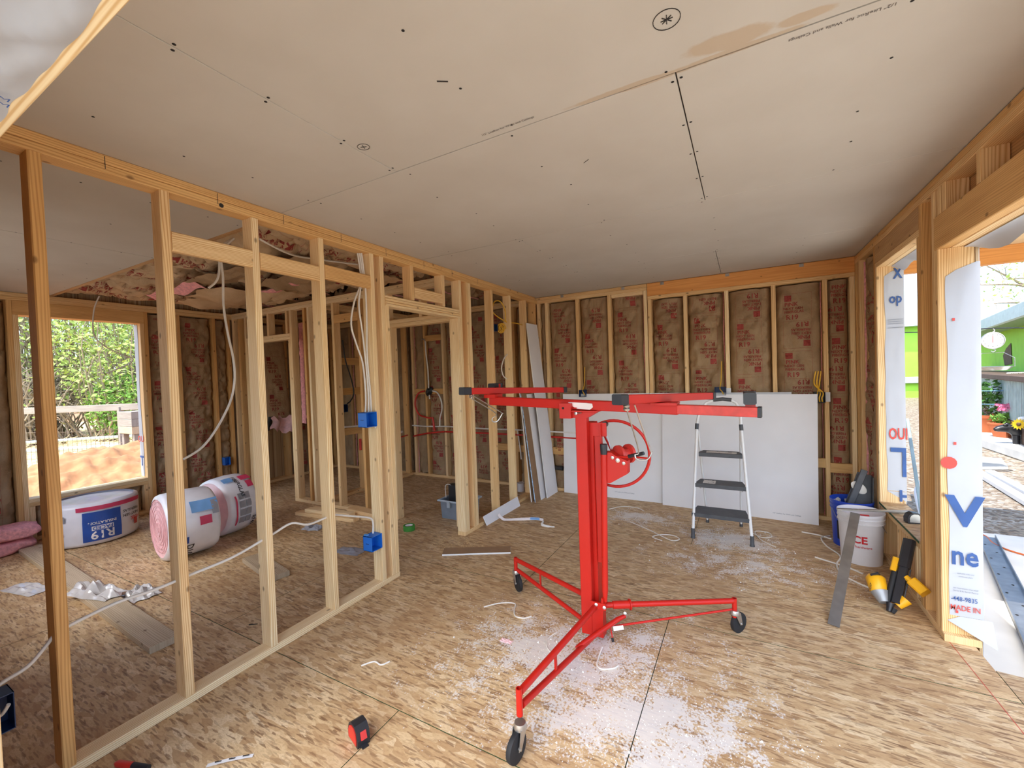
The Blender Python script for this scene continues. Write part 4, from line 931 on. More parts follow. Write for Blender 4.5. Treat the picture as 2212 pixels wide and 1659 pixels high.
# ---- insulation rolls
def roll(name, c, axis, r, L, xdir, label, face_mat='bag_pink', body='bag', spiral=False, group='bagged rolls of pink insulation'):
    t = thing(name, V((c[0], c[1], 0)), label, 'insulation roll', group)
    ax = V(axis).normalized(); c = V(c); e = .035
    mb = MB(); prof = [(r - e, -L / 2), (r - .008, -L / 2 + .012), (r, -L / 2 + e), (r * 1.012, 0), (r, L / 2 - e), (r - .008, L / 2 - .012), (r - e, L / 2)]
    mb.lathe(prof, c, 44, axis=ax, xdir=xdir)
    for i in range(len(mb.v)):
        p = V(mb.v[i]); q = p - c; d = noise.noise(p * 11) * .008 + noise.noise(p * 3.1) * .012 - .006 * abs(noise.noise(p * 21)); h_ = q.dot(ax); rad = (q - ax * h_)
        mb.v[i] = tuple(c + ax * h_ + rad * (1 + d / max(rad.length, .01)))
    ob('wrapper', mb, M[body], t, smooth=70)
    for s in (-1, 1):
        mb = MB(); rr = [0, .06, .12, .18, .24, r - e + .002]
        mb.lathe([(x, s * (L / 2 - .012 - .012 * math.cos(x * 60))) for x in rr], c, 44, axis=ax, xdir=xdir)
        for i in range(len(mb.v)):
            p = V(mb.v[i]); mb.v[i] = tuple(p + ax * s * .006 * noise.noise(p * 13))
        f = ob('roll_end', mb, M['pink_lt' if spiral else face_mat], t, smooth=70)
        if spiral and s < 0:
            mb = MB(); x = V(xdir); x = (x - ax * x.dot(ax)).normalized(); y = ax.cross(x)
            mb.tube([c - ax * (L / 2 + .002) + (x * math.cos(k * .3) + y * math.sin(k * .3)) * (.02 + k * .0017 + .004 * math.sin(k)) for k in range(130)], .003, 5)
            ob('spiral_edge', mb, M['spiral'], f, smooth=60)
    return t
def on_roll(c, axis, r, xdir):
    ax = V(axis).normalized(); x = V(xdir); x = (x - ax * x.dot(ax)).normalized(); y = ax.cross(x); c = V(c)
    def surf(s, h_, k=.006):
        R = r * (1.012 - .012 * min(1, abs(h_) * 6)) + k + .004
        pp = c + ax * h_ + (x * math.cos(s / r) + y * math.sin(s / r)) * r; R += noise.noise(pp * 11) * .008 + noise.noise(pp * 3.1) * .012 - .006 * abs(noise.noise(pp * 21)) + .002
        return c + ax * h_ + (x * math.cos(s / r) + y * math.sin(s / r)) * R
    return surf
def patch(sf, s0, s1, h0, h1, mat, parent, name='wrapper_print'):
    mb = MB(); k = max(2, int(abs(s1 - s0) / .03)); l = max(2, int(abs(h1 - h0) / .04))
    mb.grid(k, l, lambda a, b: sf(s0 + a * (s1 - s0), h0 + b * (h1 - h0)))
    return ob(name, mb, M[mat], parent, smooth=80)
def rtext(sf, s, size, s0, h0, mat, parent, flip=False, turn=False, bold=.02, k=.008):
    mb = MB()
    if turn: fn = lambda a, b: sf(s0 - b, h0 + a, k)
    elif flip: fn = lambda a, b: sf(s0 - a, h0 - b, k)
    else: fn = lambda a, b: sf(s0 + a, h0 + b, k)
    put_text(mb, s, size, fn, bold); return ob('wrapper_lettering', mb, M[mat], parent, kind='stuff')
c1 = (-5.74, 1.62, .205); d1 = V((5.74, -1.62, 0)).normalized()
r1 = roll('insulation_roll', c1, (0, 0, 1), .335, .40, d1, 'bagged insulation roll standing flat under the left window, blue panel to the room')
sf = on_roll(c1, (0, 0, 1), .335, d1)
patch(sf, -.08, .19, -.155, .12, 'bag_blue', r1); patch(sf, -.12, .40, .135, .175, 'bag_red', r1)
rtext(sf, 'R19', .105, .055, -.065, 'print_white', r1, True); patch(lambda a, b: sf(a, b, .007), -.02, .13, -.055, -.015, 'print_white', r1)
rtext(sf, 'FACED', .045, .055, -.02, 'bag_blue', r1, True, k=.009); rtext(sf, 'INSULATION', .034, .055, .025, 'print_white', r1, True)
rtext(sf, 'NEXT GEN', .034, .29, .03, 'bag_black', r1, True); rtext(sf, 'FIBERGLAS', .034, .29, .075, 'bag_black', r1, True); rtext(sf, 'PINK', .05, .33, -.01, 'wrap_red', r1, True)
patch(sf, .32, .37, -.10, -.035, 'wrap_red', r1); rtext(sf, 'R19', .06, -.27, -.12, 'bag_blue', r1, True); patch(sf, -.26, -.20, .05, .11, 'bag_grey', r1); patch(sf, -.29, -.22, -.075, -.045, 'bag_red', r1)
ax2 = V((.12, .99, 0)); c2 = (-4.36, 1.82, .285); xd2 = V((.93, 0, .36))
r2 = roll('insulation_roll', c2, ax2, .282, .38, xd2, 'bagged insulation roll on its side with a pale pink spiral end facing the room', spiral=True)
sf = on_roll(c2, ax2, .282, xd2)
# angle grows towards the floor on the lit side
patch(sf, -.12, -.02, -.03, .17, 'bag_lblue', r2); patch(sf, -.02, .03, -.15, -.10, 'bag_red', r2); patch(sf, .02, .09, .02, .11, 'bag_red', r2)
rtext(sf, 'D10', .075, .30, -.07, 'bag_black', r2, turn=False, bold=.02); patch(sf, .16, .22, -.10, -.06, 'bag_blue', r2)
patch(sf, -.10, .02, .12, .17, 'bag_grey', r2)
ax3 = V((-.12, .99, 0)); c3 = (-4.58, 2.27, .284); xd3 = V((.9, .2, .35))
r3 = roll('insulation_roll', c3, ax3, .282, .30, xd3, 'bagged insulation roll on its side behind the stud, printed instructions showing')
sf = on_roll(c3, ax3, .282, xd3)
patch(sf, -.02, .26, -.10, -.085, 'bag_red', r3)
for k in range(4):
    for l in range(2): patch(sf, -.04 + k * .075, .02 + k * .075, -.065 + l * .06, -.012 + l * .06, 'bag_grey', r3)
patch(sf, -.15, -.08, .06, .12, 'bag_red', r3); patch(sf, -.24, -.17, .04, .14, 'bag_red', r3); rtext(sf, 'FIBERGLAS', .05, -.12, -.03, 'bag_black', r3, bold=.02); patch(sf, -.24, -.18, -.12, -.03, 'bag_lblue', r3)
rtext(sf, 'RF40', .05, .26, .07, 'bag_black', r3)
def lump(name, lo, hi, mat, label, cat, seed, group=None, amp=.02):
    mb = MB(); lo = V(lo); hi = V(hi); c = (lo + hi) / 2; s = (hi - lo) / 2
    def f(face):
        def g(a, b):
            q = [2 * a - 1, 2 * b - 1]; p = V((0, 0, 0)); ax = face // 2; sg = 1 if face % 2 else -1
            oth = [i for i in range(3) if i != ax]; p[ax] = sg; p[oth[0]] = q[0]; p[oth[1]] = q[1]
            w = c + V((p.x * s.x, p.y * s.y, p.z * s.z)); r_ = V((1, 1, 1)); ln = max(1, p.length / 1.25)
            w = c + V((p.x * s.x, p.y * s.y, p.z * s.z)) / ln
            w += V((noise.noise(w * 9 + V((seed, 0, 0))), noise.noise(w * 9 + V((0, seed, 0))), noise.noise(w * 9 + V((0, 0, seed))))) * amp
            w.z = max(lo.z + .001, w.z); return w
        return g
    for k in range(6): mb.grid(12, 8, f(k), flip=(k in (0, 3, 4)))
    return ob(name, mb, M[mat], None, label, cat, group, smooth=80)
lump('pink_insulation_piece', (-6.17, .72, .0), (-5.86, 1.26, .125), 'pink', 'piece of bare pink fiberglass on the floor, lower of the two', 'insulation', 3)
lump('pink_insulation_piece', (-6.17, .90, .13), (-5.83, 1.29, .245), 'pink', 'piece of bare pink fiberglass stacked on top of another', 'insulation', 8)

# ---- loose lumber
def loose(p0, p1, w, t, mat, label, name='lumber_board', group=None):
    mb = MB(); mb.board(p0, p1, w, t, (0, 0, 1), .003); return ob(name, mb, M[mat], None, label, 'lumber', group)
loose((-5.86, 1.205, .02), (-2.92, 1.088, .02), .14, .038, 'grey_wood', 'long weathered board lying on the floor behind the near studs')
loose((-3.67, 1.995, .02), (-3.11, 1.885, .02), .145, .038, 'grey_wood', 'short thick board lying on the floor behind the partition bottom plate')
loose((-4.42, 2.93, .02), (-3.60, 3.03, .02), .089, .038, 'pine', 'lowest offcut in the small lumber pile near the doorway', 'lumber_offcut')
loose((-4.40, 3.09, .02), (-3.40, 3.14, .02), .089, .038, 'pine_pale', 'back offcut lying flat in the small lumber pile near the doorway', 'lumber_offcut')
loose((-4.30, 2.965, .0585), (-3.68, 3.045, .0585), .089, .038, 'pine_pale', 'middle offcut stacked in the small lumber pile near the doorway', 'lumber_offcut')
loose((-3.86, 3.185, .059), (-3.36, 3.15, .059), .12, .038, 'pine', 'wide top offcut of the small lumber pile, nearest the door jamb', 'lumber_offcut')

# ---- buckets
def bucket(name, c, r0, r1, hgt, mat, label):
    t = thing(name, c, label, 'bucket'); c = V(c)
    prof = [(0, .006), (r0 - .004, .004), (r0, .0), (r0 + (r1 - r0) * .78, hgt * .78), (r1 - .002, hgt * .80), (r1 + .003, hgt * .80), (r1 + .003, hgt * .815), (r1 - .001, hgt * .82), (r1 + .0005, hgt * .88), (r1 + .004, hgt * .885), (r1 + .004, hgt * .9), (r1, hgt * .905), (r1 + .001, hgt * .95), (r1 + .005, hgt * .955), (r1 + .005, hgt), (r1 + .001, hgt), (r1 - .003, hgt * .97), (r0 - .004, .012), (0, .011)]
    ob('body', MB().lathe(prof, c, 48), M[mat], t, smooth=50)
    return t
bw = bucket('white_bucket', (.748, 4.0, 0), .122, .139, .375, 'bucket_w', 'white plastic pail with red lettering beside the window wall')
bb = bucket('blue_bucket', (.748, 4.315, 0), .122, .139, .375, 'bucket_b', 'blue plastic pail with compound smears behind the white pail')
def bfn(c, ang, z0):
    def fn(a, b, k=.0025):
        z = z0 + b; r = .122 + .017 * z / .375 + k; t = ang + a / r; return V((c[0] + math.cos(t) * r, c[1] + math.sin(t) * r, z))
    return fn
cang = math.atan2(-4.0, -.748)
mt = MB(); put_text(mt, 'ACE', .075, bfn((.748, 4.0), cang - .25, .165), .03); put_text(mt, 'helpful hardware', .026, bfn((.748, 4.0), cang - .18, .13), .005); ob('red_lettering', mt, M['print_red'], bw, kind='stuff')
wire('bail_handle', [(.748 + .143 * math.cos(t), 4.0 + .143 * math.sin(t), z) for t, z in ((-.75, .30), (-.6, .275), (-.4, .25), (-.2, .235))], .002, 'galv', None, None, parent=bw)
mt = MB(); fb = bfn((.748, 4.315), cang - .55, .06); mt.grid(6, 6, lambda a, b: fb(-.03 + a * .07, b * .15)); lo_ = ob('label', mt, M['print_black'], bb)
mt = MB(); fb2 = bfn((.748, 4.315), cang - .55, .135); put_text(mt, 'SHEET', .036, lambda a, b: fb2(.012 + b, -a, .0045), .01); ob('white_lettering', mt, M['print_white'], lo_, kind='stuff')
mb = MB(); mb.grid(16, 6, lambda a, b: V((.748 + math.cos(1.2 + a * 1.6) * (.1315 + .003 * b), 4.315 + math.sin(1.2 + a * 1.6) * (.1315 + .003 * b), .27 + b * (.07 + .03 * noise.noise(V((a * 6, 0, 2))))))); ob('compound_smear', mb, M['plaster'], bb, smooth=60)
wire('bail_handle', [(.748 + .143 * math.cos(t), 4.315 + .143 * math.sin(t), z) for t, z in ((3.5, .30), (3.7, .26), (3.9, .22), (4.1, .20))], .002, 'galv', None, None, parent=bb)
# plaster-caked tools in the blue bucket
mp = thing('mud_pan', (.80, 4.33, .2), 'black plaster caked mud pan standing in the blue pail', 'mud pan')
mb = MB(); P_ = [V((.70, 4.33, .30)), V((.875, 4.33, .30)), V((.885, 4.36, .57)), V((.80, 4.36, .59))]
mb.poly(P_, .012, (0, 1, -.1)); mb.poly([P_[0], P_[1], P_[1] + V((0, -.05, .03)), P_[0] + V((0, -.05, .03))], .01, (0, 0, -1)); mb.poly([P_[1], P_[2], P_[2] + V((0, -.05, -.01)), P_[1] + V((0, -.05, .03))], .008, (1, 0, 0))
ob('tray', mb, M['grey_plast'], mp)
mb = MB(); mb.lathe([(0, 0), (.03, .004), (.038, .01), (.03, .014), (0, .016)], (.80, 4.335, .47), 18, axis=(0, -1, 0), sx=1.0, sy=1.6); ob('dried_compound', mb, M['plaster'], mp, smooth=60)
mb = MB(); mb.board((.735, 4.29, .33), (.835, 4.31, .62), .045, .016, (0, -1, .1), .004); tr = ob('taping_knife', mb, M['grey_plast'], None, 'grey taping knife caked in compound leaning out of the blue pail', 'knife')
# red scoop inside the white bucket
ob('red_scoop', MB().box((.69, 4.0, .28), (.80, 4.03, .34), .004), M['print_red'], None, 'red scoop lying inside the white pail', 'scoop')

# ---- drywall T-square
tsq = thing('drywall_t_square', (.42, 2.92, 0), 'aluminium drywall T square leaning across the white pail', 'T square')
bp0, bp1 = V((.415, 2.912, .004)), V((.690, 3.853, .392))
mb = MB(); mb.board(bp0, bp1, .055, .0025, (0, -.38, .92), .0005); ob('blade', mb, M['galv'], tsq)
mb = MB(); mb.board((.585, 3.862, .405), (1.0, 3.895, .428), .03, .012, (0, 0, 1), .002); hd = ob('head', mb, M['alum'], tsq)
mb = MB(); mb.lathe([(.005, 0), (.005, .003), (0, .004)], (.675, 3.86, .418), 8); mb.lathe([(.005, 0), (.005, .003), (0, .004)], (.708, 3.86, .420), 8); ob('rivet', mb, M['zinc'], hd)

# ---- cordless nailer
ng = thing('cordless_nailer', (.74, 3.2, 0), 'yellow and black cordless framing nailer propped against the window wall', 'nail gun')
A_, B_ = V((.735, 3.205, .012)), V((.862, 3.42, .375))
dn = (B_ - A_).normalized(); sdn = V((.85, -.5, 0)); sdn = (sdn - dn * sdn.dot(dn)).normalized(); frn = dn.cross(sdn)
def np_(t, s, f=0.): return A_ + (B_ - A_) * t + sdn * s + frn * f
ob('magazine', MB().board(np_(.12, .012), np_(1.0, .012), .045, .03, frn, .006), M['dkplast'], ng)
ob('magazine_cover', MB().board(np_(.62, .012), np_(1.02, .012), .056, .046, frn, .01), M['dkplast'], ng)
mb = MB()
for k in (-.012, 0, .012): mb.tube([np_(.10, .028 + k, .004), np_(.62, .03 + k, .004)], .004, 6)
ob('magazine_rail', mb, M['dkplast'], ng, smooth=40)
ob('drive_tube', MB().tube([np_(.10, -.028), np_(.55, -.024)], .0155, 12), M['rubber'], ng, smooth=40)
mb = MB(); mb.tube([np_(.17, -.06, .0), np_(.20, -.075), np_(.36, -.105), np_(.40, -.11)], [.028, .045, .05, .035], 14); hs = ob('motor_housing', mb, M['yellow_tool'], ng, smooth=50)
ob('gear_case', MB().tube([np_(.08, -.04), np_(.20, -.07)], [.026, .047], 14), M['silver_tool'], ng, smooth=50)
mb = MB(); mb.board(np_(.36, -.115, -.03), np_(.42, -.08, -.03), .012, .05, frn, .002); ob('vent', mb, M['dkplast'], hs)
mt = MB(); put_text(mt, 'DEWALT', .018, lambda a, b: np_(.29, -.095) + dn * a + sdn * (-b) - frn * -.0 + V((-.030, -.043, 0)) , .01); ob('tool_lettering', mt, M['print_black'], hs, kind='stuff')
ob('nose', MB().tube([np_(-.01, -.012), np_(.10, -.012)], [.012, .02], 10), M['dkplast'], ng, smooth=40)
ob('contact_foot', MB().tube([np_(-.015, .006), np_(.05, .012)], [.010, .014], 8), M['rubber'], ng, smooth=40)
ob('hang_hook', MB().board(np_(.53, -.03), np_(.72, -.028), .03, .045, frn, .006), M['yellow_tool'], ng)
ob('handle', MB().board(np_(.50, .03, 0), np_(.42, .085, .0), .03, .035, frn, .008), M['yellow_tool'], ng)
ob('battery', MB().board(np_(.47, .06), np_(.37, .125), .055, .06, frn, .008), M['yellow_tool'], ng)
ob('lower_housing', MB().tube([np_(.10, .02, .01), np_(.22, .05, .01)], [.02, .03], 10), M['yellow_tool'], ng, smooth=40)

# ---- tape measures
def tape(name, c, ang, body, side, label, s=1.0):
    t = thing(name, c, label, 'tape measure'); c = V(c); d = V((math.cos(ang), math.sin(ang), 0)); n_ = V((-d.y, d.x, 0))
    def P(a, z, w): return c + d * a * s + V((0, 0, z * s)) + n_ * w * s
    prof = [(-.045, .004), (.045, 0.), (.047, .03), (.04, .06), (.02, .078), (-.012, .08), (-.035, .066), (-.046, .04)]
    mb = MB(); mb.poly([P(a, z, -.026) for a, z in prof], .052 * s, n_); ob('case', mb, M[body], t)
    for sg in (-1, 1):
        mb = MB(); q = [P(a * .78, .04 + (z - .04) * .78, sg * .0262) for a, z in prof]; mb.poly(q if sg > 0 else q[::-1], .003 * s, n_ * sg); ob('side_plate', mb, M[side], t)
    mb = MB(); mb.poly([P(.03, .004, -.013), P(.062, .002, -.013), P(.062, .006, -.013), P(.03, .01, -.013)], .026 * s, n_); ob('hook_end', mb, M['dkplast'], t)
    mb = MB(); mb.poly([P(.036, .055, -.012), P(.048, .03, -.012), P(.054, .032, -.012), P(.042, .06, -.012)], .024 * s, n_); ob('lock_button', mb, M['tape_red' if side == 'tape_red' else 'dkplast'], t)
    return t
tape('tape_measure', (-1.425, 1.165, 0), -.3, 'dkplast', 'tape_red', 'red and black tape measure on the floor near the partition plate')
tape('tape_measure', (.965, 3.70, .4095), .25, 'dkplast', 'alum', 'black and silver tape measure on the window sill', .9)

# ---- small things on the floor
mb = MB(); mb.lathe([(.038, 0), (.055, 0), (.056, .003), (.056, .045), (.055, .048), (.038, .048), (.038, 0)], (-2.905, 3.07, 0), 32); gt = ob('masking_tape_roll', mb, M['green_tape'], None, 'roll of green masking tape on the floor in the doorway', 'tape', smooth=40)
ob('cardboard_core', MB().lathe([(.0372, .002), (.0372, .046), (.035, .046), (.035, .002), (.0372, .002)], (-2.905, 3.07, 0), 28), M['sticker'], gt, smooth=40)
tb = thing('storage_tub', (-2.68, 3.6, 0), 'clear grey plastic tub with black tools behind the door jamb', 'tub')
mb = MB(); lo, hi = V((-2.845, 3.47, 0)), V((-2.50, 3.74, .20))
mb.poly([(-2.825, 3.485, 0), (-2.52, 3.485, 0), (-2.52, 3.72, 0), (-2.825, 3.72, 0)], .004, (0, 0, 1))
for q0, q1, nn in (((-2.825, 3.485), (-2.52, 3.485), (0, -1, 0)), ((-2.52, 3.485), (-2.52, 3.72), (1, 0, 0)), ((-2.52, 3.72), (-2.825, 3.72), (0, 1, 0)), ((-2.825, 3.72), (-2.825, 3.485), (-1, 0, 0))):
    n3 = V(nn) * .018; mb.poly([V((*q0, 0)), V((*q1, 0)), V((*q1, .19)) + n3, V((*q0, .19)) + n3], .003, -V(nn))
ob('body', mb, M['tub'], tb)
mb = MB(); mb.tube([(-2.85, 3.46, .19), (-2.495, 3.46, .19), (-2.495, 3.745, .19), (-2.85, 3.745, .19)], .011, 8, closed=True); ob('rim', mb, M['tub_lid'], tb, smooth=40)
ob('latch', MB().box((-2.73, 3.445, .13), (-2.69, 3.462, .195), .003), M['tub_lid'], tb)
ob('black_case', MB().box((-2.795, 3.56, .01), (-2.66, 3.64, .335), .01), M['abs'], None, 'black tool case standing in the plastic tub', 'case')
wire('hook_wire', [(-2.815, 3.55, .20), (-2.82, 3.55, .31), (-2.79, 3.55, .345), (-2.75, 3.55, .34)], .004, 'romex', 'short white wire loop at the black case in the tub', 'wire')
pc = thing('paint_can', (-2.52, 4.70, 0), 'small white can on the floor beyond the partition studs', 'can')
ob('body', MB().lathe([(0, 0), (.045, 0), (.045, .10), (.048, .102), (.048, .108), (.04, .105), (0, .104)], (-2.52, 4.70, 0), 24), M['bucket_w'], pc, smooth=40)
# marker, perforated strip, nail
mk = thing('marker', (-2.13, .655, 0), 'red marker pen with black end on the floor by the plate', 'marker')
ob('barrel', MB().tube([(-2.20, .64, .011), (-2.185, .645, .012), (-2.12, .668, .012)], [.004, .012, .012], 12), M['tape_red'], mk, smooth=40); ob('cap', MB().tube([(-2.12, .668, .012), (-2.05, .692, .012)], .0115, 12), M['dkplast'], mk, smooth=40)
pst_ = thing('perforated_strip', (-1.80, .86, 0), 'white slotted metal strip on the floor', 'strip')
mb = MB(); mb.grid(10, 1, lambda a, b: V((-1.86 + .12 * a - .011 * b, .80 + .11 * a + .013 * b, .003 + .004 * math.sin(a * 3)))); ob('strip', mb, M['print_white'], pst_)
mb = MB()
for a in (.15, .45, .75): mb.poly([(-1.862 + .12 * a, .808 + .11 * a, .0085), (-1.845 + .12 * a, .823 + .11 * a, .0085), (-1.848 + .12 * a, .827 + .11 * a, .0085), (-1.866 + .12 * a, .812 + .11 * a, .0085)], .0006, (0, 0, 1))
ob('slot', mb, M['pencil'], pst_, kind='stuff')
wire('bent_nail', [(-2.70, 1.43, .004), (-2.66, 1.46, .004)], .0025, 'pencil', 'dark nail lying by the partition bottom plate', 'nail')
# crumpled plastic
def crumple(name, cx, cy_, wx, wy, hz, mat, label, seed, cat='plastic', ang=0., amp=1.):
    mb = MB(); ca, sa = math.cos(ang), math.sin(ang)
    def fn(a, b):
        x = (a - .5) * wx * (1 + .25 * noise.noise(V((b * 3, seed, 1)))); y = (b - .5) * wy * (1 + .3 * noise.noise(V((a * 3, seed, 2))))
        z = .003 + hz * max(0, .45 + amp * noise.noise(V((a * 5, b * 5, seed)))) * math.sin(a * 3.14) ** .4 * math.sin(b * 3.14) ** .4
        return V((cx + x * ca - y * sa, cy_ + x * sa + y * ca, z))
    mb.grid(22, 14, fn); return ob(name, mb, M[mat], None, label, cat, smooth=25)
def crumple_at(z0, *a, **k):
    o = crumple(*a, **k); o.location.z += z0; return o
crumple_at(.04, 'plastic_scrap', -4.05, 1.13, .42, .15, .09, 'clear', 'crumpled printed plastic scrap lying across the long board', 5, ang=.25)
crumple_at(.002, 'plastic_scrap', -3.82, 1.30, .24, .16, .07, 'clear', 'crumpled clear plastic film beside the long board', 9)
crumple('plastic_scrap', -3.85, 2.70, .2, .12, .05, 'bag_grey', 'crumpled grey plastic scrap on the floor near the lumber pile', 13, ang=.3)
crumple('plastic_scrap', -3.03, 2.47, .26, .15, .02, 'bag_grey', 'flat grey plastic scrap on the floor behind the blue outlet box', 17, ang=.2)
crumple('plastic_scrap', -4.75, .95, .36, .14, .03, 'clear', 'flattened clear film left of the near stud', 21, ang=.2)
# bent strip of corner bead
mb = MB(); pth = smooth_pts([(-2.235, 3.66, .06), (-2.20, 3.665, .025), (-2.15, 3.68, .008), (-2.02, 3.745, .012), (-1.88, 3.80, .018), (-1.80, 3.81, .012)], 5)
mb.tube(pth, .013, 4, flat=.25); bs = thing('corner_bead_strip', (-2.0, 3.74, 0), 'bent white and blue trim strip with a plaster blob on the floor', 'trim strip'); ob('strip', mb, M['sticker'], bs)
mb = MB(); mb.tube([pth[-8] + V((0, 0, .004)), pth[-4] + V((0, 0, .004))], .0135, 4, flat=.28); ob('blue_band', mb, M['bag_lblue'], bs)
mb = MB(); mb.tube(smooth_pts([(-1.80, 3.81, .012), (-1.77, 3.74, .022), (-1.76, 3.69, .014), (-1.70, 3.68, .006), (-1.63, 3.70, .004)], 4), [.006] * 4 + [.014] * 6 + [.011] * 4 + [.005] * 3, 6, flat=.6); ob('plaster_blob', mb, M['plaster'], bs, smooth=60)
# white wire offcuts on the floor
W1 = [('curled white wire offcut near the left caster of the lift', [(-1.49, 2.22, .004), (-1.42, 2.30, .006), (-1.33, 2.34, .005), (-1.30, 2.28, .004), (-1.26, 2.22, .004), (-1.20, 2.22, .005), (-1.17, 2.26, .004)]),
      ('thin white wire offcut under the lift mast', [(-.97, 2.18, .003), (-.99, 2.10, .004), (-.96, 2.03, .004), (-.90, 1.99, .003)]),
      ('white wire hooked below the lift base', [(-.69, 2.14, .02), (-.69, 2.08, .006), (-.68, 2.02, .004), (-.65, 2.0, .004), (-.60, 2.03, .004), (-.585, 2.06, .003)]),
      ('white wire loop on the dusty floor left of the ladder', [(-1.0, 4.12, .003), (-.80, 3.98, .004), (-.66, 3.86, .005), (-.57, 3.80, .006), (-.52, 3.86, .005), (-.58, 3.92, .006), (-.68, 3.90, .005), (-.74, 3.82, .004), (-.65, 3.77, .003)]),
      ('white wire coil on the floor right of the ladder', [(.02, 4.30, .003), (.10, 4.18, .004), (.18, 4.22, .006), (.16, 4.32, .006), (.06, 4.30, .008), (.10, 4.12, .004), (.20, 4.0, .003)]),
      ('thin wire offcut behind the mast on the floor', [(-1.30, 4.42, .003), (-1.20, 4.55, .004), (-1.05, 4.58, .004), (-.95, 4.50, .003)]),
      ('white wire offcut on the floor by the near floor joint', [(-1.77, 1.48, .003), (-1.73, 1.53, .006), (-1.68, 1.53, .004), (-1.66, 1.57, .003)])]
for i, (lb, pts) in enumerate(W1): wire('wire_offcut', pts, .0042 if i != 1 else .0028, 'romex', lb, 'wire')
wire('floor_cable', [(.70, 3.72, .006), (.62, 3.80, .006), (.45, 3.90, .006)], .0062, 'romex', 'white cable end lying left of the nailer')
wire('floor_cable', [(.42, 4.45, .006), (.54, 4.42, .006), (.62, 4.36, .006)], .0062, 'romex', 'short white cable end pointing at the blue pail')
wire('floor_cable', [(.62, 4.44, .006), (.55, 4.36, .006), (.56, 4.18, .006), (.62, 4.0, .006), (.57, 3.82, .006), (.575, 3.66, .006), (.65, 3.54, .006), (.73, 3.47, .008)], .006, 'romex', 'white cable looping on the floor in front of the white pail')
# drywall crumbs scattered in the dust
mb = MB(); rr = random.Random(5)
for _ in range(2600):
    cx, cy_, rx, ry, an, am = rr.choice(DUST[:4] + DUST[:3] + DUST[4:7]); a = rr.uniform(0, 6.28); q = rr.random() ** .6
    x = cx + math.cos(a) * rx * q; y = cy_ + math.sin(a) * ry * q; s = rr.uniform(.0008, .0028) * (1 if rr.random() < .95 else 2.6)
    if not (-2.2 < x < .86 and 1.2 < y < 4.6): continue
    n = mb.add([(x - s, y - s * .6, 0), (x + s, y - s, 0), (x + s * .5, y + s, 0), (x, y, s * 1.1)])
    for f in ((0, 1, 3), (1, 2, 3), (2, 0, 3)): mb.face([n + i for i in f])
ob('drywall_crumbs', mb, M['plaster'], None, 'white gypsum crumbs scattered over the subfloor', 'crumbs', kind='stuff')
mb = MB()
for _ in range(260):
    a = rr.uniform(0, 6.28); q = rr.random() ** .5; x = -2.25 + math.cos(a) * .28 * q; y = 2.98 + math.sin(a) * .2 * q; s = rr.uniform(.002, .007)
    n = mb.add([(x - s, y, 0), (x + s, y - s * .5, 0), (x, y + s, 0), (x, y, s * .5)])
    for f in ((0, 1, 3), (1, 2, 3), (2, 0, 3)): mb.face([n + i for i in f])
ob('sawdust', mb, M['straw'], None, 'pale sawdust at the foot of the far door jamb', 'sawdust', kind='stuff')

mb = MB(); mb.grid(20, 1, lambda a, b: V((.918 + .022 * a + .0025 * b, 3.0 - .72 * a, .0006 + .0002 * b))); ob('chalk_line', mb, M['tape_red'], floor)
crumple('paper_scrap', -1.19, 1.985, .07, .035, .008, 'pink_lt', 'small pink paper scrap on the dusty floor by the lift', 25, 'scrap')
# ---- electrical boxes and cables
def ebox(lo, hi, open_ax, label, wires=None, cable='romex', mat='bluebox'):
    """open box of thin walls; open_ax = index and sign of the missing side"""
    t = thing('outlet_box', ((lo[0] + hi[0]) / 2, (lo[1] + hi[1]) / 2, lo[2]), label, 'electrical box'); mb = MB(); w = .003
    for ax in range(3):
        for sg in (0, 1):
            if (ax, sg) == open_ax: continue
            l2, h2 = list(lo), list(hi)
            if sg: l2[ax] = hi[ax] - w
            else: h2[ax] = lo[ax] + w
            mb.box(l2, h2, .0005)
    ob('shell', mb, M[mat], t)
    return t
e1 = ebox((-2.372, 2.045, 1.155), (-2.288, 2.141, 1.258), (0, 1), 'blue double outlet box at switch height beside the door jamb')
mb = MB(); mb.box((-2.345, 2.0435, 1.205), (-2.315, 2.0448, 1.209), 0); ob('molded_mark', mb, M['bluebox_in'], e1); mb = MB(); mb.lathe([(0, .003), (.007, .003), (.007, 0)], (-2.30, 2.136, 1.148), 10, axis=(0, -1, 0)); ob('screw_ear', mb, M['print_white'], e1)
e2 = ebox((-2.372, 2.045, .285), (-2.286, 2.141, .388), (0, 1), 'blue double outlet box low on the door jamb stud')
mb = MB(); mb.box((-2.345, 2.0435, .335), (-2.315, 2.0448, .339), 0); ob('molded_mark', mb, M['bluebox_in'], e2); mb = MB(); mb.box((-2.37, 2.05, .389), (-2.34, 2.07, .396), 0); ob('cable_clamp', mb, M['bluebox_lt'], e2)
ebox((-2.372, .339, .295), (-2.288, .413, .425), (0, 1), 'dark blue outlet box at the left edge of the picture', mat='bluebox_in')
wire('box_wire', [(-2.35, .36, .33), (-2.315, .385, .35), (-2.295, .40, .385)], .006, 'romex', 'stripped wire end inside the outlet box at the left edge')
wire('box_wire', [(-2.35, .345, .42), (-2.30, .355, .36), (-2.285, .36, .325)], .006, 'romex', 'second wire end in the outlet box at the left edge')
ebox((-2.365, 3.804, 1.955), (-2.29, 3.875, 2.03), (0, 1), 'small blue box high on a partition stud with yellow cable', mat='bluebox_in')
ebox((-6.20, 3.046, .40), (-6.13, 3.115, .505), (0, 1), 'blue outlet box on the left wall below the hanging cable')
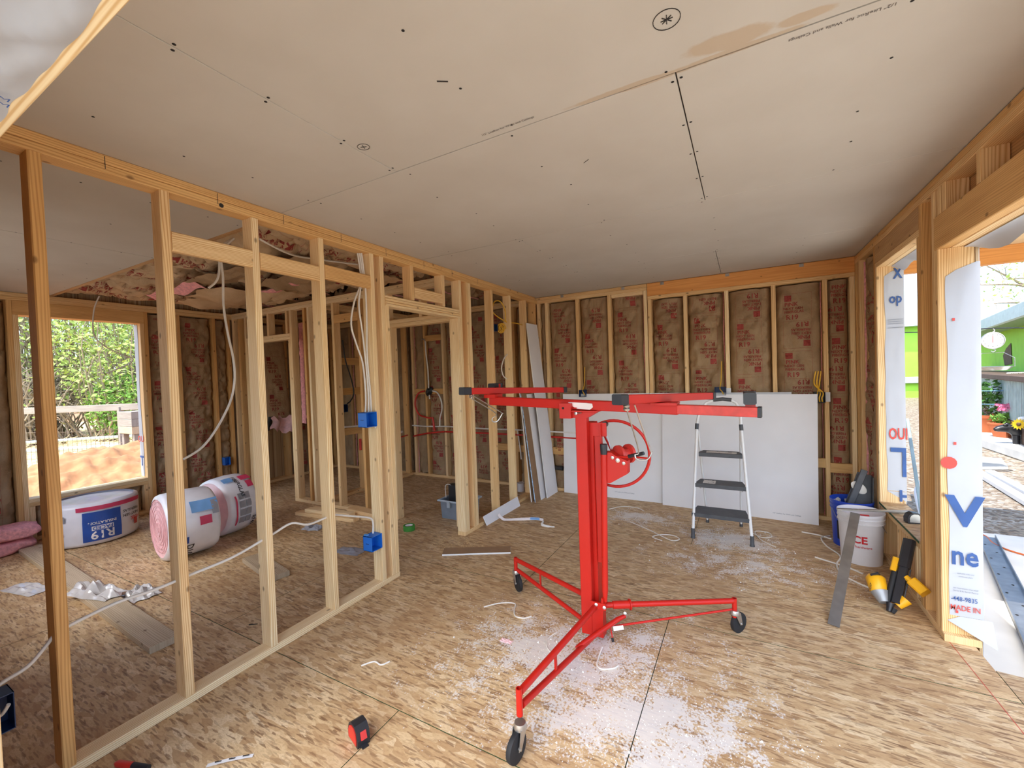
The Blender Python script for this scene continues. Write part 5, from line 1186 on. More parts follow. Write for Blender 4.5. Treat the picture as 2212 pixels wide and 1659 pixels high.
ebox((-1.744, 4.81, 1.19), (-1.67, 4.888, 1.275), (1, 0), 'dark box behind the left drywall sheet with yellow cable', mat='bluebox_in')
e6 = ebox((-.27, 4.81, 1.20), (-.165, 4.888, 1.285), (1, 0), 'dark blue double box above the drywall behind the ladder', mat='bluebox_in')
ob('bracket', MB().box((-.164, 4.884, 1.222), (-.12, 4.889, 1.272), .0005), M['print_white'], e6)
e7 = ebox((.575, 4.81, 1.125), (.658, 4.888, 1.225), (1, 0), 'black box with yellow wires at the right end of the back wall', mat='abs')
ob('bracket', MB().box((.66, 4.884, 1.13), (.705, 4.889, 1.22), .0005), M['print_white'], e7)
for i, (x, z) in enumerate(((-1.70, 1.20), (-.22, 1.21))):
    wire('yellow_wire', [(x + .02, 4.87, 1.55), (x + .01, 4.87, 1.35), (x, 4.83, 1.27), (x + .02, 4.80, 1.24), (x + .03, 4.82, 1.21)], .005, 'yellow_cable', ('yellow cable entering the box behind the left drywall sheet', 'yellow cable entering the double box behind the ladder')[i])
for i in range(3):
    wire('yellow_wire', [(.635 - .02 * i, 4.87, 1.42), (.62 - .02 * i, 4.86, 1.30), (.60 + .02 * i, 4.82, 1.22), (.59 + .02 * i, 4.805, 1.17), (.595 + .02 * i, 4.82, 1.135)], .006, 'yellow_cable', ('left', 'middle', 'right')[i] + ' one of three yellow wires folded into the black box')
wire('romex_cable', [(-2.34, .36, .42), (-2.34, .391, .449), (-2.34, .458, .47), (-2.34, .507, .519), (-2.34, .531, .547), (-2.34, .575, .562), (-2.34, .712, .581), (-2.34, .839, .576), (-2.34, .923, .578), (-2.34, .979, .582), (-2.34, 1.17, .59), (-2.34, 1.34, .625), (-2.34, 1.398, .638), (-2.34, 1.505, .661), (-2.34, 1.607, .619), (-2.34, 1.737, .621), (-2.34, 1.795, .62), (-2.34, 1.932, .568), (-2.34, 2.08, .51), (-2.34, 2.112, .467), (-2.34, 2.108, .39)], .0068, 'romex', 'long white cable threaded through the partition studs to the low blue box', k=4)
RX = [('left', [(2.086, 2.374), (2.101, 2.268), (2.105, 2.167), (2.04, 2.033), (2.004, 1.87), (2.044, 1.73), (2.090, 1.602), (2.105, 1.388), (2.095, 1.258)], 0),
      ('middle', [(2.092, 2.374), (2.108, 2.236), (2.09, 2.136), (2.067, 2.004), (2.089, 1.813), (2.104, 1.635), (2.118, 1.388), (2.112, 1.256)], .012),
      ('right', [(2.10, 2.374), (2.118, 2.206), (2.124, 2.077), (2.122, 1.881), (2.112, 1.651), (2.128, 1.387), (2.128, 1.255)], .022)]
for nm, pts, dx in RX: wire('romex_cable', [(-2.35 + dx, y, z) for y, z in pts], .0062, 'romex', nm + ' of three white cables dropping into the blue switch box', group='switch box cables', k=4)
wire('romex_cable', [(-2.9, 1.56, 2.44), (-2.9, 1.49, 2.35), (-2.9, 1.477, 2.271), (-2.9, 1.483, 2.17), (-2.9, 1.478, 1.992), (-2.9, 1.495, 1.816), (-2.9, 1.519, 1.668), (-2.9, 1.524, 1.532), (-2.9, 1.498, 1.398), (-2.9, 1.437, 1.27), (-2.9, 1.366, 1.163), (-2.9, 1.30, 1.097), (-2.9, 1.216, 1.056)], .007, 'romex', 'long white cable hanging from the left room ceiling in a wide curve', k=4)
wire('romex_cable', [(-2.92, 1.56, 2.44), (-2.92, 1.475, 2.35), (-2.9, 1.466, 2.266), (-2.9, 1.457, 2.179), (-2.9, 1.436, 2.132), (-2.9, 1.398, 2.091)], .007, 'romex', 'short white cable stub hanging beside the long curved one')
wire('romex_cable', [(-5.9, 1.80, 2.46), (-5.9, 1.753, 2.308), (-5.9, 1.74, 2.067), (-5.9, 1.807, 1.95), (-5.9, 1.938, 1.861), (-5.9, 2.05, 1.803), (-5.9, 1.979, 1.731), (-5.9, 1.824, 1.653)], .0065, 'romex', 'white cable hanging in front of the left window opening', k=5)
wire('romex_cable', [(-2.6, 2.30, 2.38), (-2.65, 2.0, 2.36), (-2.6, 1.75, 2.33), (-2.52, 1.5, 2.35)], .0065, 'romex', 'white cable crossing below the open ceiling batts')
wire('yellow_cable', [(-2.34, 4.54, 2.085), (-2.34, 4.40, 2.092), (-2.34, 4.264, 2.087), (-2.34, 4.145, 2.087), (-2.33, 4.12, 2.18), (-2.34, 4.095, 2.263), (-2.34, 4.007, 2.302), (-2.34, 3.907, 2.279), (-2.34, 3.86, 2.208), (-2.34, 3.87, 2.16), (-2.34, 3.98, 2.12), (-2.34, 4.14, 2.088)], .006, 'yellow_cable', 'yellow cable looping through the partition studs near the ceiling', k=5)
wire('yellow_cable', [(-2.325 + .012 * math.sin(t * .7), 4.01 + (.105 - .003 * t) * math.cos(t * .8), 2.0 + (.055 - .0012 * t) * math.sin(t * .8)) for t in range(27)], .0055, 'yellow_cable', 'yellow cable coiled beside the small blue box', k=3)
wire('romex_cable', [(-2.34, 4.15, 1.72), (-2.34, 4.06, 1.66), (-2.34, 4.01, 1.565), (-2.34, 4.04, 1.48), (-2.34, 4.12, 1.44)], .0065, 'romex', 'white cable bowing out between two far partition studs', k=5)
wire('black_cable', [(-4.46, 3.66, 2.0), (-4.45, 3.68, 1.75), (-4.45, 3.76, 1.5), (-4.45, 3.79, 1.32), (-4.46, 3.74, 1.22), (-4.47, 3.69, 1.19)], .008, 'black_cable', 'black cable hanging along the bathroom side wall')
ebox((-4.56, 3.66, 1.08), (-4.49, 3.72, 1.18), (0, 1), 'blue box on the bathroom side wall below the black cable', mat='bluebox_in')

# ---- plumbing on the back and bathroom walls
YP = 4.872
wire('pex_pipe', [(-4.46, YP, .765), (-4.2, YP, .757), (-3.8, YP, .768), (-3.2, YP, .757), (-2.7, YP, .757), (-2.2, YP, .75), (-1.79, YP, .748)], .0105, 'pex_w', 'long white water line running along the back wall', 'pipe', n=10)
wire('pex_pipe', [(-3.82, YP, .69), (-3.2, YP, .693), (-2.6, YP, .69), (-2.2, YP, .684), (-1.79, YP, .68)], .0125, 'pex_r', 'long red water line below the white one on the back wall', 'pipe', n=10)
wire('pex_pipe', [(-4.44, YP, .60), (-4.25, YP, .64), (-4.05, YP - .01, .67), (-3.84, YP, .69)], .0125, 'pex_r', 'short red water line rising from the bathroom corner', 'pipe', n=10)
vlv = thing('shower_valve', (-4.11, 4.86, 1.2), 'black shower mixing valve on the bathroom back wall', 'valve')
ob('body', MB().lathe([(0, 0), (.075, 0), (.08, .012), (.05, .03), (.03, .05), (0, .052)], (-4.105, 4.885, 1.283), 24, axis=(0, -1, 0), sx=1.0, sy=.72), M['abs'], vlv, smooth=40)
ob('outlet_stub', MB().cyl((-4.085, 4.85, 1.23), (-4.08, 4.85, 1.17), .009, n=10), M['pvc'], vlv, smooth=40)
wire('pex_pipe', [(-4.13, 4.86, 2.03), (-4.125, 4.86, 1.85), (-4.10, 4.86, 1.6), (-4.10, 4.86, 1.33)], .011, 'pex_w', 'white riser pipe from the shower valve up to the shower arm', 'pipe', n=10)
wire('shower_stub', [(-4.20, 4.85, 2.06), (-4.15, 4.85, 2.058), (-4.13, 4.855, 2.035)], .009, 'zinc', 'short chrome shower arm stub on the bathroom back wall', 'pipe', n=10)
wire('pex_pipe', [(-4.18, 4.86, 1.29), (-4.30, 4.85, 1.25), (-4.36, 4.84, 1.10), (-4.30, 4.84, .95), (-4.18, 4.85, .90), (-4.05, 4.86, .885)], .012, 'pex_r', 'red pipe curving left from the shower valve', 'pipe', n=10)
wire('pex_pipe', [(-4.05, 4.86, .90), (-4.03, 4.86, .80), (-4.02, 4.86, .70)], .016, 'pex_r', 'short red upright pipe below the shower valve', 'pipe', n=10)
wire('pex_pipe', [(-4.03, 4.86, 1.29), (-3.93, 4.85, 1.26), (-3.86, 4.84, 1.15), (-3.85, 4.84, 1.02), (-3.90, 4.85, .90), (-3.92, 4.86, .77)], .0105, 'pex_w', 'white pipe curving right from the shower valve', 'pipe', n=10)
wire('pex_pipe', [(-2.63, YP, .755), (-2.62, YP, .65), (-2.60, YP, .50), (-2.59, YP, .37)], .010, 'pex_w', 'white drop pipe on the back wall beyond the partition', 'pipe', n=10)
pv = thing('drain_pipe', (-4.44, 4.55, 0), 'white plastic drain riser in the bathroom corner', 'pipe')
mb = MB(); mb.cyl((-4.45, 4.55, .06), (-4.45, 4.55, .80), .02, n=14); ob('riser', mb, M['pvc'], pv, smooth=40)
ob('elbow', MB().tube(smooth_pts([(-4.45, 4.55, .78), (-4.45, 4.54, .84), (-4.45, 4.50, .86), (-4.45, 4.42, .862)], 4), .021, 12), M['pvc'], pv, smooth=50)
mb = MB(); mb.cyl((-4.45, 4.55, .67), (-4.45, 4.55, .73), .027, n=14); mb.cyl((-4.45, 4.55, .70), (-4.45, 4.64, .70), .018, n=12); ob('tee', mb, M['pvc'], pv, smooth=40)
ob('trap', MB().lathe([(.02, 0), (.028, .01), (.028, .05), (.02, .06)], (-4.45, 4.55, .27), 14), M['abs'], pv, smooth=40)
wire('pex_pipe', [(-4.46, 4.42, .60), (-4.46, 4.6, .62), (-4.46, 4.76, .632)], .010, 'pex_r', 'red water line behind the drain riser', 'pipe', n=10)
wire('pex_pipe', [(-4.47, 3.64, .895), (-4.47, 3.78, .885), (-4.47, 3.93, .88)], .012, 'pex_w', 'white water line on the bathroom side wall blocking', 'pipe', n=10)
wire('pex_pipe', [(-4.465, 3.875, .71), (-4.465, 3.876, .65), (-4.465, 3.872, .56)], .016, 'pex_r', 'red upright pipe on the bathroom side wall', 'pipe', n=10)
wire('drain_line', [(-2.2, 4.868, .30), (-2.1, 4.868, .297), (-2.005, 4.868, .295)], .028, 'abs', 'black drain line behind the leaning drywall strips', 'pipe', n=12)

# ================================================================ OUTSIDE
def ground(name, lo, hi, z, mat, label, amp=0., n=2, seed=0):
    mb = MB(); mb.grid(n, n, lambda a, b: V((lo[0] + a * (hi[0] - lo[0]), lo[1] + b * (hi[1] - lo[1]), z + amp * noise.noise(V((a * n * .5, b * n * .5, seed))))))
    return ob(name, mb, M[mat], None, label, 'ground', kind='structure', smooth=60)
ground('ground_gravel', (1.0, -30), (60, 70), -.22, 'gravel', 'pea gravel yard outside the right openings')
ground('ground_dirt', (-70, -30), (-6.3, 70), -.45, 'dirt', 'bare red brown dirt yard outside the left window', .12, 40, 4)
ground('ground_behind', (-6.3, 5.05), (1.0, 70), -.40, 'dirt', 'dirt yard behind the house')
mb = MB(); mb.box((-7.5, -9.0, -.30), (5.5, .10, -.20), .01); ob('ground_bounce_slab', mb, M['slab'], None, 'added unseen pale slab bouncing sunlight in through the near doorway', 'patio', kind='structure')  # added out of view as a reflector, throws sunlight up to the ceiling
mb = MB(); mb.box((-60, -40, -.5), (60, -9.0, -.24), 0); ob('ground_drive', mb, M['slab'], None, 'pale gravel drive beyond the added bounce slab', 'ground', kind='structure')
mb = MB(); mb.box((1.075, .11, -.30), (4.6, 5.71, -.20), .01); ob('ground_porch_slab', mb, M['concrete'], None, 'concrete porch slab outside the wide door opening', 'slab', kind='structure')
mb = MB(); mb.box((3.95, 6.4, -.22), (5.6, 14.5, -.05), .02); ob('ground_walkway', mb, M['concrete'], None, 'raised concrete walkway beside the green building', 'walkway', kind='structure')
# things lying on the porch and gravel
mc = thing('metal_channel', (1.6, 4.3, -.2), 'grey perforated metal channel lying along the porch slab', 'metal channel')
mb = MB(); mb.box((-.06, 0, 0), (.06, 2.9, .006), 0); mb.box((-.06, 0, 0), (-.054, 2.9, .035), 0); mb.box((.054, 0, 0), (.06, 2.9, .035), 0)
a_ = -.245
for i in range(len(mb.v)):
    x, y, z = mb.v[i]; mb.v[i] = (1.26 + x * math.cos(a_) - y * math.sin(a_), 2.75 + x * math.sin(a_) + y * math.cos(a_), -.195 + z)
ob('channel', mb, M['galv'], mc)
mb = MB()
for k in range(14):
    y = .3 + k * .18; x = -.03 if k % 2 else .02; mb.lathe([(0, 0), (.008, 0)], (1.26 + x * math.cos(a_) - y * math.sin(a_), 2.75 + x * math.sin(a_) + y * math.cos(a_), -.187), 8)
ob('punched_hole', mb, M['hole'], mc, kind='stuff')
slab('osb_offcut', (1.09, 2.45, -.10), (1.50, 2.45, -.10), (1.46, 2.96, -.10), (1.09, 3.00, -.10), .012, (0, 0, -1), ('osb_plain', 'osb_plain', 'green_edge'), 'small strand board offcut with green edge outside the door opening', 'board')
ob('shim_block', MB().box((1.10, 2.5, -.199), (1.14, 2.9, -.113), .002), M['pine_dark'], None, 'wood shim under the small board outside the door', 'block')
for i, (x0, y0, x1, y1, lb) in enumerate(((2.98, 8.7, 2.74, 6.2, 'left'), (3.12, 8.7, 2.92, 6.2, 'right'))):
    mb = MB(); mb.board((x0, y0, -.18), (x1, y1, -.18), .10, .06, (0, 0, 1), .006); mb2 = MB(); mb2.board((x0, y0, -.147), (x1, y1, -.147), .03, .004, (0, 0, 1), .001)
    t = thing('siding_bundle', (x0, y0, -.21), lb + ' of two long white metal trim bundles on the gravel', 'trim bundle'); ob('trim', mb, M['white_paint'], t); ob('band', mb2, M['bluegrey'], t)
slab('stepping_slab', (3.15, 9.06, -.17), (3.49, 9.19, -.17), (3.7, 9.95, -.17), (3.40, 9.95, -.17), .045, (0, 0, -1), ('slab', 'slab', 'concrete'), 'flat stepping slab on the gravel by the walkway', 'slab')
wire('extension_cord', [(1.80, 5.80, -.20), (1.96, 5.62, -.192), (1.95, 5.37, -.192), (2.05, 5.17, -.192), (2.4, 4.95, -.192), (2.9, 5.0, -.192)], .007, 'hose', 'orange extension cord on the porch slab', 'cord')
mb = MB(); mb.board((1.50, 5.45, -.15), (1.72, 6.75, .78), .03, .03, (0, 0, 1), .004)
ob('leaning_bar', mb, M['corr'], None, 'pale grey bar leaning outside the window opening', 'bar')
for i in range(2): wire('garden_hose', [(1.55 + .08 * i, 5.6, -.17), (1.62 + .08 * i, 6.1, .05), (1.80 + .06 * i, 6.5, .12), (1.95, 6.9, -.05), (2.1, 7.3, -.18)], .02, 'white_paint', ('nearer', 'farther')[i] + ' of two white hoses arching on the gravel outside the window', 'hose')

# green market building: long wall running away on the right, gable wall across the end
gb = thing('green_building', (7.2, 19, -.2), 'lime green building with pale metal eave beyond the porch', 'building')
w0, w1 = V((6.2, 15.0, 0)), V((8.4, 25.2, 0)); dw = (w1 - w0).normalized(); nw = V((-dw.y, dw.x, 0))
w0 = w0 - dw * 5.5
mb = MB(); mb.poly([w0 + V((0, 0, -.2)), w1 + V((0, 0, -.2)), w1 + V((0, 0, 2.62)), w0 + V((0, 0, 2.62))], .2, -nw); ob('long_wall', mb, M['greenwall'], gb)
mb = MB(); mb.poly([(5.4, 26.0, -.3), (11.5, 26.0, -.3), (11.5, 26.0, 3.1), (5.4, 26.0, 3.1)], .2, (0, 1, 0)); ob('end_wall', mb, M['greenwall'], gb)
mb = MB(); mb.board(V((5.2, 25.8, 3.13)), V((11.6, 25.8, 3.13)), .5, .14, (0, 0, 1), .02); ob('end_eave', mb, M['bluegrey'], gb)
mb = MB(); mb.board(V((5.4, 25.9, .60)), V((11.5, 25.9, .60)), .1, .3, (0, 0, 1), .02); ob('blue_band', mb, M['bluegrey'], gb)
mb = MB(); mb.board(w0 + nw * .25 + V((0, 0, 2.52)), w1 + nw * .25 + V((0, 0, 2.42)), .7, .34, (0, 0, 1), .03); ob('long_eave', mb, M['bluegrey'], gb)
mb = MB(); mb.cyl(w0 + dw * 9 + V((0, 0, 2.6)), w0 + dw * 9 + V((0, 0, 3.0)), .06, n=10); ob('roof_vent', mb, M['bluegrey'], gb)
q = w0 + nw * .012 + dw * 8.0
mb = MB(); mb.poly([q + V((0, 0, 1.30)), q + dw * .9 + V((0, 0, 1.25)), q + dw * 1.1 + V((0, 0, 1.55)), q + dw * .7 + V((0, 0, 1.75)), q + dw * .1 + V((0, 0, 1.9))], .006, nw); ob('bare_patch', mb, M['brown'], gb)
# counter with corrugated front
ct = thing('market_counter', tuple(w0 + dw * 6 + nw * .8 + V((0, 0, -.2))), 'brown market counter with corrugated metal front under the green wall', 'counter')
mb = MB(); mb.board(w0 + nw * .6 + V((0, 0, 1.12)), w0 + dw * 11 + nw * .6 + V((0, 0, 1.02)), 1.0, .10, (0, 0, 1), .01); ob('counter_top', mb, M['brown'], ct)
for k in range(7):
    a0 = w0 + dw * (k * 1.0) + nw * 1.0
    mb = MB(); mb.grid(40, 1, lambda a, b: a0 + dw * (a * .97) + nw * (.012 * math.sin(a * 75)) + V((0, 0, .30 + b * .75))); ob('corrugated_panel', mb, M['corr'], ct, smooth=60)
mb = MB(); mb.board(w0 + nw * .95 + V((0, 0, .10)), w0 + dw * 11 + nw * .95 + V((0, 0, .10)), .12, .40, (0, 0, 1), .01); ob('base_board', mb, M['brown'], ct)
mb = MB(); mb.board(w0 + dw * 7.2 + nw * 1.02 + V((0, 0, .65)), w0 + dw * 9.2 + nw * 1.02 + V((0, 0, .65)), .05, .6, (0, 0, 1), .01); ob('dark_opening', mb, M['abs'], ct)
sg = thing('market_sign', (5.1, 13.1, .2), 'small grey board sign reading MARKET FRESH', 'sign')
mb = MB(); mb.board((4.93, 13.0, 1.08), (5.75, 13.35, 1.08), .02, .17, (0, 0, 1), .004); so = ob('board', mb, M['sticker'], sg)
dsg = V((.82, .35, 0)).normalized(); nsg = V((dsg.y, -dsg.x, 0))
mt = MB(); put_text(mt, 'MARKET', .085, lambda a, b: V((5.14, 13.09, 1.09)) + dsg * a + nsg * .013 + V((0, 0, b)), .01); put_text(mt, 'FRESH', .085, lambda a, b: V((5.18, 13.107, 1.01)) + dsg * a + nsg * .013 + V((0, 0, b)), .01); ob('sign_lettering', mt, M['ink'], so, kind='stuff')
mb = MB(); mb.cyl((5.22, 13.14, -.06), (5.22, 13.14, 1.0), .025, n=8); ob('post', mb, M['brown'], sg)
wd = thing('wooden_ladder', (5.0, 12.8, 0), 'rustic wooden display ladder beside the market counter', 'ladder')
for x, y in ((4.93, 12.72), (5.30, 12.9)):
    mb = MB(); mb.tube([(x, y, -.05), (x + .22, y + .12, 1.0)], .035, 8); ob('rail', mb, M['twig'], wd, smooth=50)
for z in (.25, .6, .85):
    mb = MB(); mb.tube([(4.93 + .22 * z, 12.72 + .12 * z, z), (5.30 + .22 * z, 12.9 + .12 * z, z)], .022, 8); ob('rung', mb, M['twig'], wd, smooth=50)
# hanging scale
hsx = V((3.12, 8.59, 0)); hs_ = thing('hanging_scale', (3.12, 8.59, 1.3), 'hanging produce scale with round dial and metal pan', 'scale')
dsc = V((-.34, -.94, 0)); rsc = V((.94, -.34, 0))
mb = MB(); mb.lathe([(0, -.05), (.115, -.05), (.12, -.04), (.12, .045), (.112, .05), (.105, .048), (0, .046)], hsx + V((0, 0, 1.735)), 32, axis=dsc); ob('housing', mb, M['zinc'], hs_, smooth=40)
mb = MB(); mb.lathe([(0, .052), (.104, .052)], hsx + V((0, 0, 1.735)), 32, axis=dsc); dl = ob('dial', mb, M['print_white'], hs_)
mb = MB(); mb.poly([hsx + dsc * .055 + rsc * a + V((0, 0, 1.735 + b)) for a, b in ((-.004, -.03), (.004, -.03), (.002, .075), (-.002, .075))], .002, dsc); ob('needle', mb, M['tape_red'], dl)
mb = MB()
for k in range(12):
    a = k * math.pi / 6; mb.lathe([(0, 0), (.006, 0)], hsx + dsc * .0545 + rsc * math.cos(a) * .085 + V((0, 0, 1.735 + math.sin(a) * .085)), 6, axis=dsc)
ob('dial_tick', mb, M['ink'], dl, kind='stuff')
mb = MB(); mb.tube(smooth_pts([hsx + V((0, 0, 1.85)), hsx + V((.02, 0, 1.88)), hsx + V((0, 0, 1.91))], 4), .006, 6); mb.tube(smooth_pts([hsx + V((0, 0, 1.62)), hsx + V((.025, 0, 1.595)), hsx + V((0, 0, 1.575)), hsx + V((-.02, 0, 1.59))], 4), .006, 6); ob('hook', mb, M['zinc'], hs_, smooth=40)
mb = MB(); mb.tube([hsx + rsc * -.2 + V((0, 0, 1.36)), hsx + rsc * -.2 + V((0, 0, 1.48)), hsx + rsc * -.1 + V((0, 0, 1.56)), hsx + rsc * .1 + V((0, 0, 1.56)), hsx + rsc * .2 + V((0, 0, 1.48)), hsx + rsc * .2 + V((0, 0, 1.36))], .004, 6); ob('bail', mb, M['zinc'], hs_)
mb = MB(); mb.lathe([(0, 0), (.14, 0), (.19, .05), (.20, .055), (.18, .056), (.13, .01), (0, .008)], hsx + V((0, 0, 1.31)), 32); ob('pan', mb, M['zinc'], hs_, smooth=40)
wire('overhead_line', [(1.6, 8.2, 1.93), (2.6, 8.5, 1.90), (3.12, 8.59, 1.91), (3.9, 8.8, 1.88), (5.0, 9.2, 1.92)], .008, 'black_cable', 'dark line the produce scale hangs from', 'line')
for i, (x, y) in enumerate(((1.6, 8.2), (5.0, 9.2))):
    mb = MB(); mb.cyl((x, y, -.22), (x, y, 2.0), .04, n=8); ob('line_post', mb, M['brown'], None, ('left', 'right')[i] + ' wooden post carrying the line of the produce scale', 'post')

# leaves
def leaves(mb, n, pick, size, rr, m=0):
    for _ in range(n):
        p, s = pick(rr); s *= size * rr.uniform(.6, 1.3)
        a = V((rr.gauss(0, 1), rr.gauss(0, 1), rr.gauss(0, .7))).normalized(); b = a.orthogonal().normalized(); b = (b * math.cos(1.) + a.cross(b) * math.sin(rr.uniform(0, 6)))
        k = mb.add([p - a * s, p + b * s * .45, p + a * s, p - b * s * .45]); mb.face((k, k + 1, k + 2, k + 3), None, m)
def ellips(c, r):
    def f(rr):
        while True:
            q = V((rr.uniform(-1, 1), rr.uniform(-1, 1), rr.uniform(-1, 1)))
            if q.length < 1: break
        return V((c[0] + q.x * r[0], c[1] + q.y * r[1], c[2] + q.z * r[2])), 1.0
    return f
def plant(name, c, r, n, size, mat, label, seed, cat='plant', stems=0, base=None):
    t = thing(name, (c[0], c[1], (base if base is not None else c[2] - r[2])), label, cat); rr = random.Random(seed)
    mb = MB(); leaves(mb, n, ellips(c, r), size, rr); ob('foliage', mb, M[mat], t, kind='stuff')
    if stems:
        mb = MB()
        for _ in range(stems):
            p, _s = ellips(c, r)(rr); b = V((c[0] + rr.uniform(-.2, .2) * r[0], c[1] + rr.uniform(-.2, .2) * r[1], base)); mid = b.lerp(p, .5) + V((rr.uniform(-.1, .1) * r[0], rr.uniform(-.1, .1) * r[1], .1 * r[2]))
            w = .006 * max(1, r[2] * 3); mb.tube(smooth_pts([b, mid, p], 4), [w] * 3 + [w * .7] * 3 + [w * .35] * 3, 4)
        ob('stem', mb, M['twig'], t, kind='stuff')
    return t
# potted plants
def pot(c, r0, r1, hgt, label):
    t = thing('flower_pot', c, label, 'flower pot')
    ob('pot', MB().lathe([(0, 0), (r0, 0), (r1 - .02, hgt * .82), (r1, hgt * .84), (r1 + .01, hgt), (r1 - .03, hgt), (r1 - .04, hgt * .9), (0, hgt * .88)], c, 32), M['terracotta'], t, smooth=40)
    return t
pot((4.42, 12.5, -.05), .20, .30, .36, 'large round terracotta pot on the walkway')
plant('leafy_plant', (4.45, 12.5, .66), (.36, .36, .38), 420, .07, 'leaf_dk', 'broad leafed green plant growing in the round pot', 31, stems=8, base=.28)
tr_ = thing('planter_trough', (4.5, 11.7, -.05), 'rectangular terracotta planter in front of the round pot', 'planter')
mb = MB(); dn_ = V((.75, .5, 0)).normalized(); nn_ = V((-dn_.y, dn_.x, 0)); cc = V((4.50, 11.75, -.05))
b4 = [cc + dn_ * a * .24 + nn_ * b * .10 for a, b in ((-1, -1), (1, -1), (1, 1), (-1, 1))]; t4 = [cc + dn_ * a * .30 + nn_ * b * .14 + V((0, 0, .26)) for a, b in ((-1, -1), (1, -1), (1, 1), (-1, 1))]
k = mb.add(b4 + t4); mb.face((k + 3, k + 2, k + 1, k)); mb.face((k + 4, k + 5, k + 6, k + 7))
for i in range(4): mb.face((k + i, k + (i + 1) % 4, k + 4 + (i + 1) % 4, k + 4 + i))
ob('trough', mb, M['terracotta'], tr_)
mb = MB(); mb.tube([p + V((0, 0, .0)) for p in t4], .022, 6, closed=True); ob('rim', mb, M['terracotta'], tr_)
plant('flowering_plant', (4.50, 11.75, .29), (.30, .22, .12), 300, .05, 'leaf', 'low green foliage in the rectangular planter', 33)
rr = random.Random(3); fl = thing('pink_flowers', (4.55, 11.8, .25), 'cluster of pink and white blossoms above the planter', 'flowers')
mb = MB()
for _ in range(46):
    p, _s = ellips((4.55, 11.8, .50), (.36, .25, .11))(rr)
    for kk in range(6):
        a = kk * 1.05; mb.poly([p, p + V((math.cos(a) * .035, math.sin(a) * .012 - .02, math.sin(a) * .03)), p + V((math.cos(a + .7) * .035, math.sin(a + .7) * .012 - .02, math.sin(a + .7) * .03))], .001, (0, -1, 0))
ob('blossoms', mb, M['petal'], fl, kind='stuff')
# garden cow figure
cw_ = thing('garden_animal_figure', (4.2, 10.9, -.05), 'black and white garden animal figure at the right edge', 'garden figure')
mb = MB(); mb.tube(smooth_pts([(3.93, 10.78, .20), (4.0, 10.80, .215), (4.10, 10.82, .225), (4.17, 10.82, .20), (4.24, 10.83, .14)], 4), [.03, .035, .045, .05, .055, .06, .066, .07, .075, .078, .08, .08, .08, .085, .09, .09, .09], 14); mb.cyl((4.20, 10.79, -.05), (4.20, 10.8, .10), .045, .05, n=10); mb.ball((4.06, 10.765, .285), .03, 8, sc=(1.2, .6, .9)); mb.ball((4.12, 10.87, .285), .03, 8, sc=(1.2, .6, .9)); ob('head', mb, M['pig_black'], cw_, smooth=60)
mb = MB(); mb.ball((4.44, 10.9, .13), .19, 18, sc=(1.25, .8, .85)); mb.cyl((4.55, 10.85, -.05), (4.55, 10.85, .08), .05, n=10); ob('body', mb, M['pig_white'], cw_, smooth=60)
sfw = thing('sunflower', (4.15, 10.5, .1), 'yellow and white artificial flowers on the animal figure', 'flower'); mb = MB(); c_ = V((4.13, 10.55, .33))
for kk in range(14):
    a = kk * .449; u_ = V((math.cos(a), -.15, math.sin(a))); v_ = V((-math.sin(a), 0, math.cos(a))); mb.poly([c_ + u_ * .02, c_ + u_ * .06 + v_ * .018, c_ + u_ * .10, c_ + u_ * .06 - v_ * .018], .002, (0, -1, 0))
ob('petal', mb, M['petal_y'], sfw, kind='stuff'); ob('flower_centre', MB().ball(c_ + V((0, -.012, 0)), .028, 10), M['brown'], sfw, smooth=60)
ob('white_bloom', MB().ball((4.22, 10.6, .42), .06, 10, sc=(1.3, .8, .7)), M['print_white'], sfw, smooth=60)
for i, (z, lb) in enumerate(((.55, 'lower'), (.82, 'upper'))): wire('tomato_ring', [(4.44 + math.cos(k * .628) * .34, 12.48 + math.sin(k * .628) * .34, z) for k in range(11)], .008, 'bag_lblue', lb + ' pale blue plant ring round the leafy plant', 'plant ring', k=2)
plant('weeds', (3.2, 16.5, .0), (.9, 1.6, .28), 600, .07, 'leaf', 'low green weeds at the gravel edge seen through the window opening', 35)

# tree over the green building
def branchy(parent, name, base, tip_list, mat, rr, r0):
    mb = MB()
    for tp in tip_list:
        b = V(base); t = V(tp); m1 = b.lerp(t, .4) + V((rr.uniform(-.3, .3), rr.uniform(-.3, .3), rr.uniform(.0, .5))); pts = smooth_pts([b, m1, t], 5)
        mb.tube(pts, [r0 * (1 - .85 * i / (len(pts) - 1)) for i in range(len(pts))], 5)
        for k in range(5):
            q = pts[rr.randrange(4, len(pts))]; e = q + V((rr.uniform(-.9, .9), rr.uniform(-.5, .5), rr.uniform(-.35, .5))); mb.tube([q, q.lerp(e, .5) + V((0, 0, .08)), e], [.012, .008, .004], 4)
    return ob(name, mb, M[mat], parent, smooth=60, kind='stuff')
rr = random.Random(17)
tt = thing('spring_tree', (9.6, 21.5, -.2), 'bare branched tree with young leaves above the green building', 'tree')
branchy(tt, 'branches', (9.6, 21.5, 3.0), [(6.8, 19.9, 3.95), (7.1, 20.0, 4.6), (7.3, 20.0, 3.3), (8.0, 20.5, 5.3), (7.6, 20.2, 4.1), (9.0, 20.6, 6.2), (10.8, 21.2, 6.0), (8.4, 20.6, 3.5)], 'twig', rr, .075)
mb = MB(); mb.tube([(9.8, 21.6, -.2), (9.7, 21.5, 1.5), (9.6, 21.5, 3.1)], [.2, .15, .11], 8); ob('trunk', mb, M['twig'], tt, smooth=60)
